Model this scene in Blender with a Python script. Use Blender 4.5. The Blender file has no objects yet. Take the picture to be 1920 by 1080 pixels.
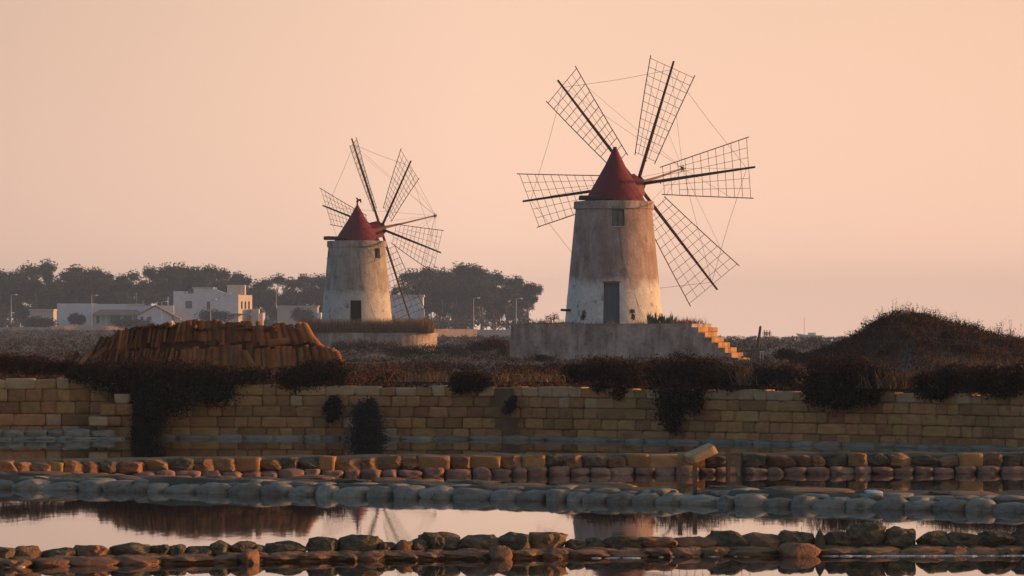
import bpy, bmesh, math, random
import numpy as np
from mathutils import Vector, Matrix, noise

R = math.radians
random.seed(7)
scn = bpy.context.scene
col = scn.collection

# ------------------------------------------------------------------ camera, world, sun, exposure
F, HC, YH = 8000.0, 2.44, 622.0          # focal length in photo pixels, eye height over the water, horizon row
cam_d = bpy.data.cameras.new('camera')
cam_d.sensor_width = 36.0
cam_d.lens = F * 36.0 / 1920.0
cam_d.shift_y = (YH - 540.0) / 1920.0
cam_d.clip_start = 1.0
cam_d.clip_end = 30000.0
cam = bpy.data.objects.new('camera', cam_d)
cam.location = (0, 0, HC)
cam.rotation_euler = (R(90), 0, 0)
col.objects.link(cam)
scn.camera = cam

SUN_EL, SUN_BACK = 6.0, 9.0              # degrees: height, and how far beyond square-right the sun stands
sun_dir = Vector((math.cos(R(SUN_BACK)) * math.cos(R(SUN_EL)), math.sin(R(SUN_BACK)) * math.cos(R(SUN_EL)), math.sin(R(SUN_EL))))
sd = bpy.data.lights.new('sun', 'SUN')
sd.energy = 3.1
sd.angle = R(0.6)
sd.color = (1.0, 0.46, 0.17)
sun = bpy.data.objects.new('sun', sd)
sun.rotation_euler = sun_dir.to_track_quat('Z', 'Y').to_euler()
sun.location = (60, 40, 60)
col.objects.link(sun)

w = bpy.data.worlds.new('World')
scn.world = w
w.use_nodes = True
nt = w.node_tree
nt.nodes.clear()
def wn(t, **k):
    n = nt.nodes.new(t)
    for a, b in k.items():
        setattr(n, a, b)
    return n
sky = wn('ShaderNodeTexSky', sky_type='NISHITA', sun_disc=False, sun_elevation=R(SUN_EL), sun_rotation=R(90 - SUN_BACK),
         altitude=0.0, air_density=1.0, dust_density=3.0, ozone_density=2.0)
bg_s = wn('ShaderNodeBackground'); bg_s.inputs['Strength'].default_value = 0.15
nt.links.new(sky.outputs[0], bg_s.inputs['Color'])
tc = wn('ShaderNodeTexCoord')
sep = wn('ShaderNodeSeparateXYZ'); nt.links.new(tc.outputs['Generated'], sep.inputs[0])
# dusk haze: a band of peach that fades with height and is warmer towards the sun
dot = wn('ShaderNodeVectorMath', operation='DOT_PRODUCT'); dot.inputs[1].default_value = (math.cos(R(SUN_BACK)), math.sin(R(SUN_BACK)), 0)
nt.links.new(tc.outputs['Generated'], dot.inputs[0])
sunw = wn('ShaderNodeMapRange'); sunw.inputs['From Min'].default_value = -1; sunw.inputs['From Max'].default_value = 1
nt.links.new(dot.outputs['Value'], sunw.inputs['Value'])
rampA = wn('ShaderNodeValToRGB')
e = rampA.color_ramp.elements
e[0].position = 0.0; e[0].color = (0.36, 0.34, 0.40, 1)
e[1].position = 1.0; e[1].color = (1.30, 0.74, 0.34, 1)
k = e.new(0.50); k.color = (0.70, 0.475, 0.360, 1)
k = e.new(0.575); k.color = (1.0, 0.66, 0.475, 1)
k = e.new(0.64); k.color = (0.97, 0.62, 0.43, 1)
nt.links.new(sunw.outputs[0], rampA.inputs[0])
hz = wn('ShaderNodeMapRange', interpolation_type='SMOOTHSTEP')
hz.inputs['From Min'].default_value = 0.07; hz.inputs['From Max'].default_value = 0.31
hz.inputs['To Min'].default_value = 1.0; hz.inputs['To Max'].default_value = 0.0
nt.links.new(sep.outputs['Z'], hz.inputs['Value'])
bg_h = wn('ShaderNodeBackground'); bg_h.inputs['Strength'].default_value = 0.66
lowr = wn('ShaderNodeMapRange'); lowr.inputs['From Min'].default_value = 0.0; lowr.inputs['From Max'].default_value = 0.075
nt.links.new(sep.outputs['Z'], lowr.inputs['Value'])
tintm = wn('ShaderNodeMixRGB'); tintm.inputs[1].default_value = (1.20, 1.15, 1.18, 1); tintm.inputs[2].default_value = (1, 1, 1, 1)
nt.links.new(lowr.outputs[0], tintm.inputs[0])
mulm = wn('ShaderNodeMixRGB', blend_type='MULTIPLY'); mulm.inputs[0].default_value = 1.0
nt.links.new(rampA.outputs[0], mulm.inputs[1]); nt.links.new(tintm.outputs[0], mulm.inputs[2])
nt.links.new(mulm.outputs[0], bg_h.inputs['Color'])
mixs = wn('ShaderNodeMixShader')
nt.links.new(hz.outputs[0], mixs.inputs[0]); nt.links.new(bg_s.outputs[0], mixs.inputs[1]); nt.links.new(bg_h.outputs[0], mixs.inputs[2])
wo = wn('ShaderNodeOutputWorld'); nt.links.new(mixs.outputs[0], wo.inputs['Surface'])

vs = scn.view_settings
vs.view_transform = 'Standard'; vs.look = 'None'; vs.exposure = 0.62; vs.gamma = 1.0; vs.use_curve_mapping = False
scn.cycles.max_bounces = 8
scn.cycles.volume_bounces = 0

# ------------------------------------------------------------------ photo pixel -> place
def at(x, y, Y):
    return Vector(((x - 960.0) * Y / F, Y, HC - (y - YH) * Y / F))
def on(x, y, z=0.0):
    Y = (HC - z) * F / (y - YH)
    return Vector(((x - 960.0) * Y / F, Y, z))

# ------------------------------------------------------------------ materials
MATS = {}
def mat(name, c1, c2=None, scale=3.0, rough=0.9, bump=0.0, bscale=None, rnd=0.0, detail=6.0, stretch=(1, 1, 1), spec=0.3, c3=None, s3=0.6, t3=0.6, attr=None, two=False):
    m = bpy.data.materials.new(name); m.use_nodes = True
    N, L = m.node_tree.nodes, m.node_tree.links
    p = N['Principled BSDF']
    p.inputs['Roughness'].default_value = rough
    p.inputs['Specular IOR Level'].default_value = spec
    t = N.new('ShaderNodeTexCoord'); mp = N.new('ShaderNodeMapping'); mp.inputs['Scale'].default_value = stretch
    L.new(t.outputs['Object'], mp.inputs[0])
    vec = mp.outputs[0]
    oi = N.new('ShaderNodeObjectInfo')
    if rnd:
        ad = N.new('ShaderNodeVectorMath'); ad.operation = 'MULTIPLY_ADD'
        cmb = N.new('ShaderNodeCombineXYZ')
        for i in range(3): L.new(oi.outputs['Random'], cmb.inputs[i])
        ad.inputs[1].default_value = (37, 61, 23)
        L.new(cmb.outputs[0], ad.inputs[0]); L.new(vec, ad.inputs[2]); vec = ad.outputs[0]
    nz = N.new('ShaderNodeTexNoise'); nz.inputs['Scale'].default_value = scale; nz.inputs['Detail'].default_value = detail; nz.inputs['Roughness'].default_value = 0.65
    L.new(vec, nz.inputs['Vector'])
    rp = N.new('ShaderNodeMapRange'); rp.inputs['From Min'].default_value = 0.33; rp.inputs['From Max'].default_value = 0.67
    L.new(nz.outputs[0], rp.inputs['Value'])
    mx = N.new('ShaderNodeMixRGB'); mx.inputs[1].default_value = (*c1, 1); mx.inputs[2].default_value = (*(c2 or c1), 1)
    L.new(rp.outputs[0], mx.inputs[0])
    out = mx.outputs[0]
    if c3:
        n3 = N.new('ShaderNodeTexNoise'); n3.inputs['Scale'].default_value = s3; n3.inputs['Detail'].default_value = 8.0; n3.inputs['Roughness'].default_value = 0.7
        L.new(vec, n3.inputs['Vector'])
        r3 = N.new('ShaderNodeMapRange'); r3.inputs['From Min'].default_value = t3 - 0.06; r3.inputs['From Max'].default_value = t3 + 0.06
        L.new(n3.outputs[0], r3.inputs['Value'])
        m3 = N.new('ShaderNodeMixRGB'); m3.inputs[2].default_value = (*c3, 1)
        L.new(r3.outputs[0], m3.inputs[0]); L.new(out, m3.inputs[1]); out = m3.outputs[0]
    if attr:
        at_ = N.new('ShaderNodeAttribute'); at_.attribute_name = attr
        mm = N.new('ShaderNodeMixRGB'); mm.blend_type = 'MULTIPLY'; mm.inputs[0].default_value = 1.0
        L.new(out, mm.inputs[1]); L.new(at_.outputs['Color'], mm.inputs[2]); out = mm.outputs[0]
    if rnd:
        hs = N.new('ShaderNodeHueSaturation')
        v = N.new('ShaderNodeMapRange'); v.inputs['To Min'].default_value = 1 - rnd; v.inputs['To Max'].default_value = 1 + rnd
        L.new(oi.outputs['Random'], v.inputs['Value']); L.new(v.outputs[0], hs.inputs['Value'])
        h = N.new('ShaderNodeMath'); h.operation = 'MULTIPLY_ADD'; h.inputs[1].default_value = 0.03 * min(1, rnd * 3); h.inputs[2].default_value = 0.5 - 0.015 * min(1, rnd * 3)
        fr = N.new('ShaderNodeMath'); fr.operation = 'FRACT'; ml = N.new('ShaderNodeMath'); ml.operation = 'MULTIPLY'; ml.inputs[1].default_value = 17.3
        L.new(oi.outputs['Random'], ml.inputs[0]); L.new(ml.outputs[0], fr.inputs[0]); L.new(fr.outputs[0], h.inputs[0]); L.new(h.outputs[0], hs.inputs['Hue'])
        L.new(out, hs.inputs['Color']); out = hs.outputs[0]
    L.new(out, p.inputs['Base Color'])
    if bump:
        nb = N.new('ShaderNodeTexNoise'); nb.inputs['Scale'].default_value = bscale or scale * 4; nb.inputs['Detail'].default_value = 6.0
        L.new(vec, nb.inputs['Vector'])
        bp = N.new('ShaderNodeBump'); bp.inputs['Strength'].default_value = 1.0; bp.inputs['Distance'].default_value = bump
        L.new(nb.outputs[0], bp.inputs['Height']); L.new(bp.outputs[0], p.inputs['Normal'])
    MATS[name] = m
    return m

mat('earth', (.05, .036, .026), (.11, .08, .058), .25, bump=.05, bscale=2.0, c3=(.17, .13, .10), s3=.12, t3=.62)
mat('mud', (.055, .042, .028), (.15, .105, .055), 2.4, rough=.8, bump=.03, bscale=9, c3=(.085, .09, .05), s3=1.6, t3=.54)
mat('tufa', (.32, .165, .058), (.46, .25, .098), 2.2, bump=.02, bscale=14, rnd=.32, c3=(.20, .108, .045), s3=1.6, t3=.63)
mat('tufa_pale', (.44, .29, .15), (.56, .39, .215), 2.2, bump=.02, bscale=14, rnd=.12)
mat('joint', (.13, .075, .034), (.20, .115, .052), 3, bump=.02)
mat('grey_stone', (.21, .18, .135), (.34, .29, .225), 3.0, rough=.75, bump=.012, bscale=16, rnd=.22, c3=(.12, .125, .075), s3=2.2, t3=.60)
mat('dark_stone', (.085, .068, .045), (.22, .155, .09), 3.5, rough=.9, bump=.035, bscale=11, rnd=.25, c3=(.06, .062, .035), s3=2.6, t3=.55)
mat('brown_stone', (.19, .092, .042), (.31, .165, .075), 3.0, rough=.8, bump=.02, bscale=12, rnd=.22, c3=(.10, .075, .042), s3=2.0, t3=.6)
mat('salt_stone', (.23, .115, .07), (.38, .22, .155), 6.0, rough=.8, bump=.012, bscale=24, rnd=.15, c3=(.48, .37, .32), s3=5.0, t3=.62, stretch=(1, 1, 2.5))
mat('salt', (.42, .42, .42), (.60, .60, .60), 9, rough=.55, bump=.01, bscale=40)
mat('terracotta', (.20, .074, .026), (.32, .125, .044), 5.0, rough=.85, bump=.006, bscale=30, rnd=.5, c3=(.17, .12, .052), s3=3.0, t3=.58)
mat('terracotta_shade', (.09, .04, .02), (.14, .06, .03), 9, rough=.9)  # darker copy of the terracotta, painted as shade between the tiles
mat('wood', (.055, .036, .026), (.095, .06, .042), 4, rough=.8, stretch=(6, 6, 1), bump=.004)
mat('post_wood', (.16, .095, .055), (.26, .16, .095), 6, rough=.8, stretch=(6, 6, 1), bump=.004)
mat('lath', (.05, .030, .022), (.085, .05, .035), 5, rough=.8)
mat('wire', (.10, .06, .05), None, rough=.6)
mat('iron', (.03, .028, .03), (.06, .05, .05), 8, rough=.55)
mat('red_cap', (.12, .007, .012), (.19, .016, .017), 2.0, rough=.62, bump=.006, bscale=10, c3=(.10, .007, .011), s3=1.3, t3=.6, stretch=(1, 1, .35))
mat('door_paint', (.095, .12, .15), (.14, .165, .19), 3, rough=.6, stretch=(8, 8, .6), c3=(.10, .085, .07), s3=1.0, t3=.64)
mat('inside_shade', (.012, .012, .014), None, rough=1)  # near-black colour standing in for the shade inside openings
mat('glass_dark', (.06, .08, .11), (.09, .11, .14), 2, rough=.25, spec=.5)
mat('white_wall', (.62, .62, .64), (.74, .73, .73), .5, rough=.9, c3=(.52, .50, .50), s3=.35, t3=.6)
mat('cream_wall', (.52, .45, .38), (.60, .52, .44), .6, rough=.9)
mat('roof_tiles', (.26, .16, .12), (.34, .22, .17), 1.2, rough=.9)
mat('pole_grey', (.42, .42, .43), None, rough=.5)
mat('lamp_head', (.6, .6, .6), None, rough=.4)
mat('rubble', (.34, .25, .20), (.52, .40, .32), 1.4, rough=.95, bump=.06, bscale=3)
mat('leaf_dark', (.009, .010, .007), (.042, .024, .013), .9, rough=.9, spec=.15)
mat('leaf_grey', (.028, .031, .030), (.055, .054, .046), .9, rough=.9, spec=.15)
mat('leaf_red', (.05, .018, .010), (.11, .045, .02), .9, rough=.9, spec=.15)
mat('leaf_mix', (.9, .9, .9), (1.1, 1.1, 1.1), .6, rough=.95, attr='tint', spec=.1)
mat('pine_leaf', (.028, .036, .022), (.055, .060, .036), .25, rough=.95, rnd=.2, spec=.1)
mat('bark', (.13, .09, .07), (.19, .14, .11), 2, rough=.95)
mat('dry_grass', (.17, .10, .05), (.27, .17, .085), .5, rough=.95, spec=.1)
mat('aloe', (.05, .085, .045), (.09, .13, .065), 3, rough=.6)
mat('cloth_a', (.10, .09, .12), None); mat('cloth_b', (.16, .10, .12), None); mat('cloth_c', (.09, .09, .11), None); mat('cloth_red', (.16, .03, .035), None)
mat('skin', (.35, .20, .14), None); mat('hair', (.02, .015, .012), None)
mat('hull', (.7, .7, .72), (.76, .76, .78), 1, rough=.4)
mat('pale_board', (.45, .42, .38), (.6, .56, .5), 4)

def mill_plaster(name, split, wob, top1, top2, low1, low2, height):
    """weathered render: darker, lichen-stained upper part, paler replastered foot with an uneven upper edge"""
    m = bpy.data.materials.new(name); m.use_nodes = True
    N, L = m.node_tree.nodes, m.node_tree.links
    p = N['Principled BSDF']; p.inputs['Roughness'].default_value = .93; p.inputs['Specular IOR Level'].default_value = .2
    t = N.new('ShaderNodeTexCoord'); s = N.new('ShaderNodeSeparateXYZ'); L.new(t.outputs['Object'], s.inputs[0])
    def nz(scale, st=(1, 1, 1), det=7, rg=.65, off=0):
        mp = N.new('ShaderNodeMapping'); mp.inputs['Scale'].default_value = st; mp.inputs['Location'].default_value = (off, off, off)
        L.new(t.outputs['Object'], mp.inputs[0])
        n = N.new('ShaderNodeTexNoise'); n.inputs['Scale'].default_value = scale; n.inputs['Detail'].default_value = det; n.inputs['Roughness'].default_value = rg
        L.new(mp.outputs[0], n.inputs['Vector']); return n.outputs[0]
    def mr(v, a, b, c=0, d=1):
        n = N.new('ShaderNodeMapRange'); n.inputs[1].default_value = a; n.inputs[2].default_value = b; n.inputs[3].default_value = c; n.inputs[4].default_value = d
        L.new(v, n.inputs[0]); return n.outputs[0]
    def mix(f, a, b, typ='MIX'):
        n = N.new('ShaderNodeMixRGB'); n.blend_type = typ
        for i, q in ((0, f), (1, a), (2, b)):
            if isinstance(q, (tuple, float)): n.inputs[i].default_value = (*q, 1) if isinstance(q, tuple) else q
            else: L.new(q, n.inputs[i])
        return n.outputs[0]
    def ma(op, a, b):
        n = N.new('ShaderNodeMath'); n.operation = op
        for i, q in ((0, a), (1, b)):
            if isinstance(q, (int, float)): n.inputs[i].default_value = q
            else: L.new(q, n.inputs[i])
        return n.outputs[0]
    top = mix(mr(nz(1.1, (1, 1, .6)), .36, .64), top1, top2)
    streak = mr(nz(2.6, (1, 1, .09), off=3), .50, .68)
    top = mix(ma('MULTIPLY', streak, .7 if name == 'plaster_c' else .42), top, (.12, .085, .062))
    low = mix(mr(nz(1.4, off=9), .36, .66), low1, low2)
    zz = ma('ADD', s.outputs['Z'], ma('MULTIPLY', ma('SUBTRACT', nz(.75, off=5), .5), wob))
    f = mr(zz, split - .30, split + .30)
    c = mix(f, low, top)
    blot = mr(nz(1.9, off=21), .58, .66)
    c = mix(ma('MULTIPLY', blot, .62), c, (.15, .11, .08))
    fine = mr(nz(9, off=2), .3, .7, .82, 1.15)
    n = N.new('ShaderNodeVectorMath'); n.operation = 'SCALE'; L.new(c, n.inputs[0]); L.new(fine, n.inputs['Scale'])
    L.new(n.outputs[0], p.inputs['Base Color'])
    bp = N.new('ShaderNodeBump'); bp.inputs['Distance'].default_value = .03; L.new(nz(5, off=4), bp.inputs['Height']); L.new(bp.outputs[0], p.inputs['Normal'])
    MATS[name] = m
mill_plaster('plaster_a', 2.15, 1.9, (.28, .195, .16), (.47, .35, .285), (.60, .55, .48), (.74, .69, .61), 6.4)
mill_plaster('plaster_b', 2.3, 2.6, (.30, .25, .20), (.48, .41, .33), (.50, .455, .395), (.62, .565, .495), 6.5)
mill_plaster('plaster_c', -4.0, .5, (.24, .18, .145), (.54, .43, .36), (.3, .27, .25), (.4, .36, .33), 2)

def water_mat():
    m = bpy.data.materials.new('water'); m.use_nodes = True
    N, L = m.node_tree.nodes, m.node_tree.links
    p = N['Principled BSDF']
    p.inputs['Base Color'].default_value = (.020, .018, .014, 1); p.inputs['Roughness'].default_value = .022; p.inputs['IOR'].default_value = 1.333
    p.inputs['Specular IOR Level'].default_value = .5
    t = N.new('ShaderNodeTexCoord'); mp = N.new('ShaderNodeMapping'); mp.inputs['Scale'].default_value = (1.6, .45, 1)
    L.new(t.outputs['Object'], mp.inputs[0])
    n = N.new('ShaderNodeTexNoise'); n.inputs['Scale'].default_value = 3.0; n.inputs['Detail'].default_value = 3
    L.new(mp.outputs[0], n.inputs['Vector'])
    b = N.new('ShaderNodeBump'); b.inputs['Distance'].default_value = .00045; L.new(n.outputs[0], b.inputs['Height']); L.new(b.outputs[0], p.inputs['Normal'])
    MATS['water'] = m
water_mat()

# ------------------------------------------------------------------ mesh helpers
class MB:
    def __init__(s): s.v = []; s.f = []
    def add(s, vs_, fs):
        o = len(s.v); s.v += [tuple(v) for v in vs_]; s.f += [tuple(i + o for i in f) for f in fs]
    def box(s, c, d, M=None):
        c = Vector(c); pts = []
        for z in (-.5, .5):
            for x, y in ((-.5, -.5), (.5, -.5), (.5, .5), (-.5, .5)):
                q = Vector((x * d[0], y * d[1], z * d[2]))
                pts.append(c + (M @ q if M else q))
        s.add(pts, [(3, 2, 1, 0), (4, 5, 6, 7), (0, 1, 5, 4), (1, 2, 6, 5), (2, 3, 7, 6), (3, 0, 4, 7)])
    def tube(s, a, b, r0, r1=None, n=6, cap=True):
        a, b = Vector(a), Vector(b); r1 = r0 if r1 is None else r1
        d = (b - a).normalized(); u = d.orthogonal().normalized(); v = d.cross(u)
        pts = []
        for p, r in ((a, r0), (b, r1)):
            for i in range(n):
                t = 2 * math.pi * i / n; pts.append(p + u * (r * math.cos(t)) + v * (r * math.sin(t)))
        fs = [(i, (i + 1) % n, n + (i + 1) % n, n + i) for i in range(n)]
        if cap: fs += [tuple(range(n - 1, -1, -1)), tuple(range(n, 2 * n))]
        s.add(pts, fs)
    def path(s, pts, r, n=4):
        for a, b in zip(pts[:-1], pts[1:]): s.tube(a, b, r, r, n)
    def lathe(s, prof, n=48, c=(0, 0, 0), cap=True):
        pts = []; c = Vector(c)
        for r, z in prof:
            for i in range(n):
                t = 2 * math.pi * i / n; pts.append(c + Vector((r * math.cos(t), r * math.sin(t), z)))
        fs = []
        for k in range(len(prof) - 1):
            for i in range(n):
                j = (i + 1) % n; fs.append((k * n + i, k * n + j, (k + 1) * n + j, (k + 1) * n + i))
        if cap: fs += [tuple(range(n - 1, -1, -1)), tuple((len(prof) - 1) * n + i for i in range(n))]
        s.add(pts, fs)
    def prism(s, poly, z0, z1):
        n = len(poly); pts = [(x, y, z0) for x, y in poly] + [(x, y, z1) for x, y in poly]
        fs = [(i, (i + 1) % n, n + (i + 1) % n, n + i) for i in range(n)] + [tuple(range(n - 1, -1, -1)), tuple(range(n, 2 * n))]
        s.add(pts, fs)
    def mesh(s, name, m, smooth=False):
        me = bpy.data.meshes.new(name); me.from_pydata(s.v, [], s.f); me.update()
        if smooth:
            for p in me.polygons: p.use_smooth = True
        if m: me.materials.append(MATS[m])
        return me
    def build(s, name, m, parent=None, smooth=False, loc=None):
        return obj(name, s.mesh(name, m, smooth), parent, loc)

def obj(name, me, parent=None, loc=None):
    o = bpy.data.objects.new(name, me); col.objects.link(o)
    if parent is not None: o.parent = parent
    if loc is not None: o.location = loc
    return o
def tag(o, label=None, cat=None, group=None, kind=None):
    if label: o['label'] = label
    if cat: o['category'] = cat
    if group: o['group'] = group
    if kind: o['kind'] = kind
    return o
def thing(name, loc, label, cat, group=None):
    o = bpy.data.objects.new(name, None); col.objects.link(o); o.location = loc; o.empty_display_size = .3
    return tag(o, label, cat, group)
def copy_tree(o, parent=None):
    c = o.copy(); col.objects.link(c); c.parent = parent
    for ch in o.children: copy_tree(ch, c)
    return c

def np_mesh(name, verts, tris, m, tint=None):
    me = bpy.data.meshes.new(name)
    nv, nf = len(verts), len(tris)
    me.vertices.add(nv); me.vertices.foreach_set('co', verts.astype(np.float32).ravel())
    me.loops.add(nf * 3); me.loops.foreach_set('vertex_index', tris.astype(np.int32).ravel())
    me.polygons.add(nf); me.polygons.foreach_set('loop_start', np.arange(0, nf * 3, 3, dtype=np.int32))
    me.polygons.foreach_set('loop_total', np.full(nf, 3, dtype=np.int32))
    if tint is not None:
        a = me.attributes.new('tint', 'FLOAT_COLOR', 'POINT')
        a.data.foreach_set('color', np.concatenate([tint, np.ones((nv, 1))], 1).astype(np.float32).ravel())
    me.update(); me.validate()
    me.materials.append(MATS[m])
    return me
RG = np.random.default_rng(11)
def unit(n):
    v = RG.normal(size=(n, 3)); return v / np.linalg.norm(v, axis=1)[:, None]
def leaves(c, size, asp=.45, up=0.0):
    """one small triangle leaf at each centre"""
    n = len(c); a = unit(n); a[:, 2] += up; a /= np.linalg.norm(a, axis=1)[:, None]
    b = np.cross(a, unit(n)); b /= np.linalg.norm(b, axis=1)[:, None] + 1e-9
    s = (size * (.6 + .8 * RG.random(n)))[:, None] if np.ndim(size) else size * (.6 + .8 * RG.random((n, 1)))
    v = np.stack([c + a * s, c - a * s * .3 + b * s * asp, c - a * s * .3 - b * s * asp], 1).reshape(-1, 3)
    return v, np.arange(n * 3).reshape(-1, 3)
def lobe_pts(n, c, r, shell=.55, flat=None):
    d = unit(n); rr = (shell + (1 - shell) * RG.random(n)) * (.82 + .36 * RG.random(n) ** 2)
    p = d * rr[:, None] * np.array(r) + np.array(c)
    if flat is not None: p[:, 2] = np.maximum(p[:, 2], flat + .05 * RG.random(n))
    return p
def blades(base, h, wd, lean=.25, bias=(0, 0)):
    n = len(base); t = RG.random(n) * 2 * math.pi
    side = np.stack([np.cos(t), np.sin(t), np.zeros(n)], 1) * (wd * (.6 + .8 * RG.random((n, 1))))
    H = (h * (.5 + .7 * RG.random(n)))
    tip = base + np.stack([RG.normal(size=n) * lean * H + bias[0] * H, RG.normal(size=n) * lean * H + bias[1] * H, H], 1)
    return np.stack([base - side, base + side, tip], 1).reshape(-1, 3), np.arange(n * 3).reshape(-1, 3)

# ------------------------------------------------------------------ stone and block variants
def stone_mesh(name, m, seed, p=4.0, rough=.18, sub=2, freq=1.6, smooth=True, chips=0):
    bm = bmesh.new(); bmesh.ops.create_icosphere(bm, subdivisions=sub, radius=1)
    off = Vector((seed * 7.1, seed * 3.7, seed * 1.3))
    for v in bm.verts:
        q = v.co
        n = (abs(q.x) ** p + abs(q.y) ** p + abs(q.z) ** p) ** (-1 / p)
        q = q * n
        q += v.co * (rough * noise.noise(q * freq + off) + .4 * rough * noise.noise(q * freq * 2.7 + off))
        v.co = q * .5
    rc = random.Random(seed * 31 + 5)
    for _ in range(chips):
        nv = Vector((rc.gauss(0, 1), rc.gauss(0, 1), rc.gauss(0, .8))).normalized(); h = rc.uniform(.40, .52)
        for v in bm.verts:
            d = v.co.dot(nv) - h
            if d > 0: v.co -= nv * d * .92
    me = bpy.data.meshes.new(name); bm.to_mesh(me); bm.free()
    for f in me.polygons: f.use_smooth = smooth
    me.materials.append(MATS[m]); return me
def block_mesh(name, m, seed):
    """quarried block: worn arrises, a slightly hollowed and pitted face"""
    rr = random.Random(seed)
    bm = bmesh.new(); bmesh.ops.create_cube(bm, size=1)
    bmesh.ops.subdivide_edges(bm, edges=list(bm.edges), cuts=5, use_grid_fill=True)
    off = Vector((seed * 5.3, seed * 2.9, seed * 1.7)); p = rr.uniform(16, 34)
    sk = [rr.uniform(-.05, .05) for _ in range(4)]
    for v in bm.verts:
        q = v.co * 2
        k = (abs(q.x) ** p + abs(q.y) ** p + abs(q.z) ** p) ** (-1 / p) * max(abs(q.x), abs(q.y), abs(q.z))
        q = q * k
        q += q.normalized() * (.055 * noise.noise(q * 1.1 + off) + .05 * noise.noise(q * 2.9 + off))
        q.z += sk[0] * q.x; q.x += sk[1] * q.z + sk[2]
        v.co = q * .5
    rc = random.Random(seed + 9)
    for _ in range(3):
        nv = Vector((rc.choice((-1, 1)), -rc.uniform(.4, 1.2), rc.choice((-1, 1)) * rc.uniform(.3, 1))).normalized(); h = rc.uniform(.70, .84)
        for v in bm.verts:
            d = v.co.dot(nv) - h
            if d > 0: v.co -= nv * d
    me = bpy.data.meshes.new(name); bm.to_mesh(me); bm.free()
    for f in me.polygons: f.use_smooth = True
    me.materials.append(MATS[m]); return me
PILLOW = [stone_mesh('stone', 'grey_stone', i, 3.6, .24, 3, 1.3, True, 3) for i in range(10)]
ROUGH = [stone_mesh('stone', 'dark_stone', 20 + i, 3.8, .34, 3, 1.9, False, 7) for i in range(12)]
BROWN = [stone_mesh('stone', 'brown_stone', 40 + i, 4.2, .32, 3, 1.7, i % 2 == 0, 6) for i in range(9)]
RUBBLE = [stone_mesh('stone', 'brown_stone', 60 + i, 8.0, .20, 3, 1.9, False, 5) for i in range(12)]
SALTY = [stone_mesh('stone', 'salt_stone', 80 + i, 5.5, .22, 3, 1.6, True, 6) for i in range(10)]
BLOCK = [block_mesh('block', 'tufa', i) for i in range(16)]
PALE = [block_mesh('block', 'tufa_pale', 30 + i) for i in range(6)]
def put(name, me, parent, loc, dim, rot=(0, 0, 0)):
    o = obj(name, me, parent, loc); o.scale = dim; o.rotation_euler = rot; return o

def lerp_tab(tab, x):
    xs = [t[0] for t in tab]; return float(np.interp(x, xs, [t[1] for t in tab]))

# ------------------------------------------------------------------ water, ground
mb = MB(); mb.add([(-2500, -60, 0), (2500, -60, 0), (2500, 2400, 0), (-2500, 2400, 0)], [(0, 1, 2, 3)])
tag(mb.build('water', 'water'), kind='structure')

WALL = [(-400, 823), (-100, 822), (250, 821), (480, 822), (960, 824), (1200, 828), (1440, 833), (1680, 838), (1920, 845), (2300, 857)]
def wall_pt(x): return on(x, lerp_tab(WALL, x), 0)

def mound_z(X, Y):
    """the grassy mound to the right of the larger mill"""
    prof = [(1440, 700), (1500, 690), (1545, 670), (1590, 650), (1625, 630), (1650, 612), (1672, 600), (1700, 601), (1740, 607), (1780, 615), (1820, 625), (1860, 635), (1900, 646), (1940, 656), (2000, 670), (2080, 690)]
    x = 960 + X * F / 150.0
    z = HC - (lerp_tab(prof, x) - YH) * 150.0 / F - 1.0
    d = (Y - 150.0) / 6.0
    return max(0.0, z + .12 * noise.noise(Vector((X * .9, Y * .7, 1.5))) * min(1, z * 2)) * math.exp(-d * d)
def ground_z(X, Y):
    z = 1.0 + .10 * noise.noise(Vector((X * .12, Y * .05, 0))) + .05 * noise.noise(Vector((X * .5, Y * .2, 4)))
    left = 1 / (1 + math.exp((X - 15) / 22.0))
    rise = max(0.0, min(1.0, (Y - 330) / 560.0))
    z += left * (rise ** 1.3) * 1.9
    return z + mound_z(X, Y)
# terrain sheet behind the retaining wall
cols = np.linspace(-1, 1, 150)
rows = np.concatenate([np.linspace(0, 1, 36) ** 1.0 * 24, 24 + np.linspace(0, 1, 60)[1:] * 60, 84 + np.linspace(0, 1, 40)[1:] ** 1.5 * 1350])
vts, fcs = [], []
for i, d in enumerate(rows):
    for j, c in enumerate(cols):
        x = 960 + c * 1330
        p = wall_pt(x) + Vector((0, .22, 0))
        X = p.x * (1 + d / p.y * 1.0); Y = p.y + d
        if d > 84: X *= 1 + (d - 84) / 1350 * .8
        z = ground_z(X, Y)
        if d < 1.5: z = 1.02
        if X > 12 and Y > 560: z -= min(1.2, max(0, (Y - 640)) * .004)
        vts.append((X, Y, z))
n = len(cols)
for i in range(len(rows) - 1):
    for j in range(n - 1):
        a = i * n + j; fcs.append((a, a + 1, a + n + 1, a + n))
mb = MB(); mb.add(vts, fcs); tag(mb.build('ground', 'earth', smooth=True), kind='structure')

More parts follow.
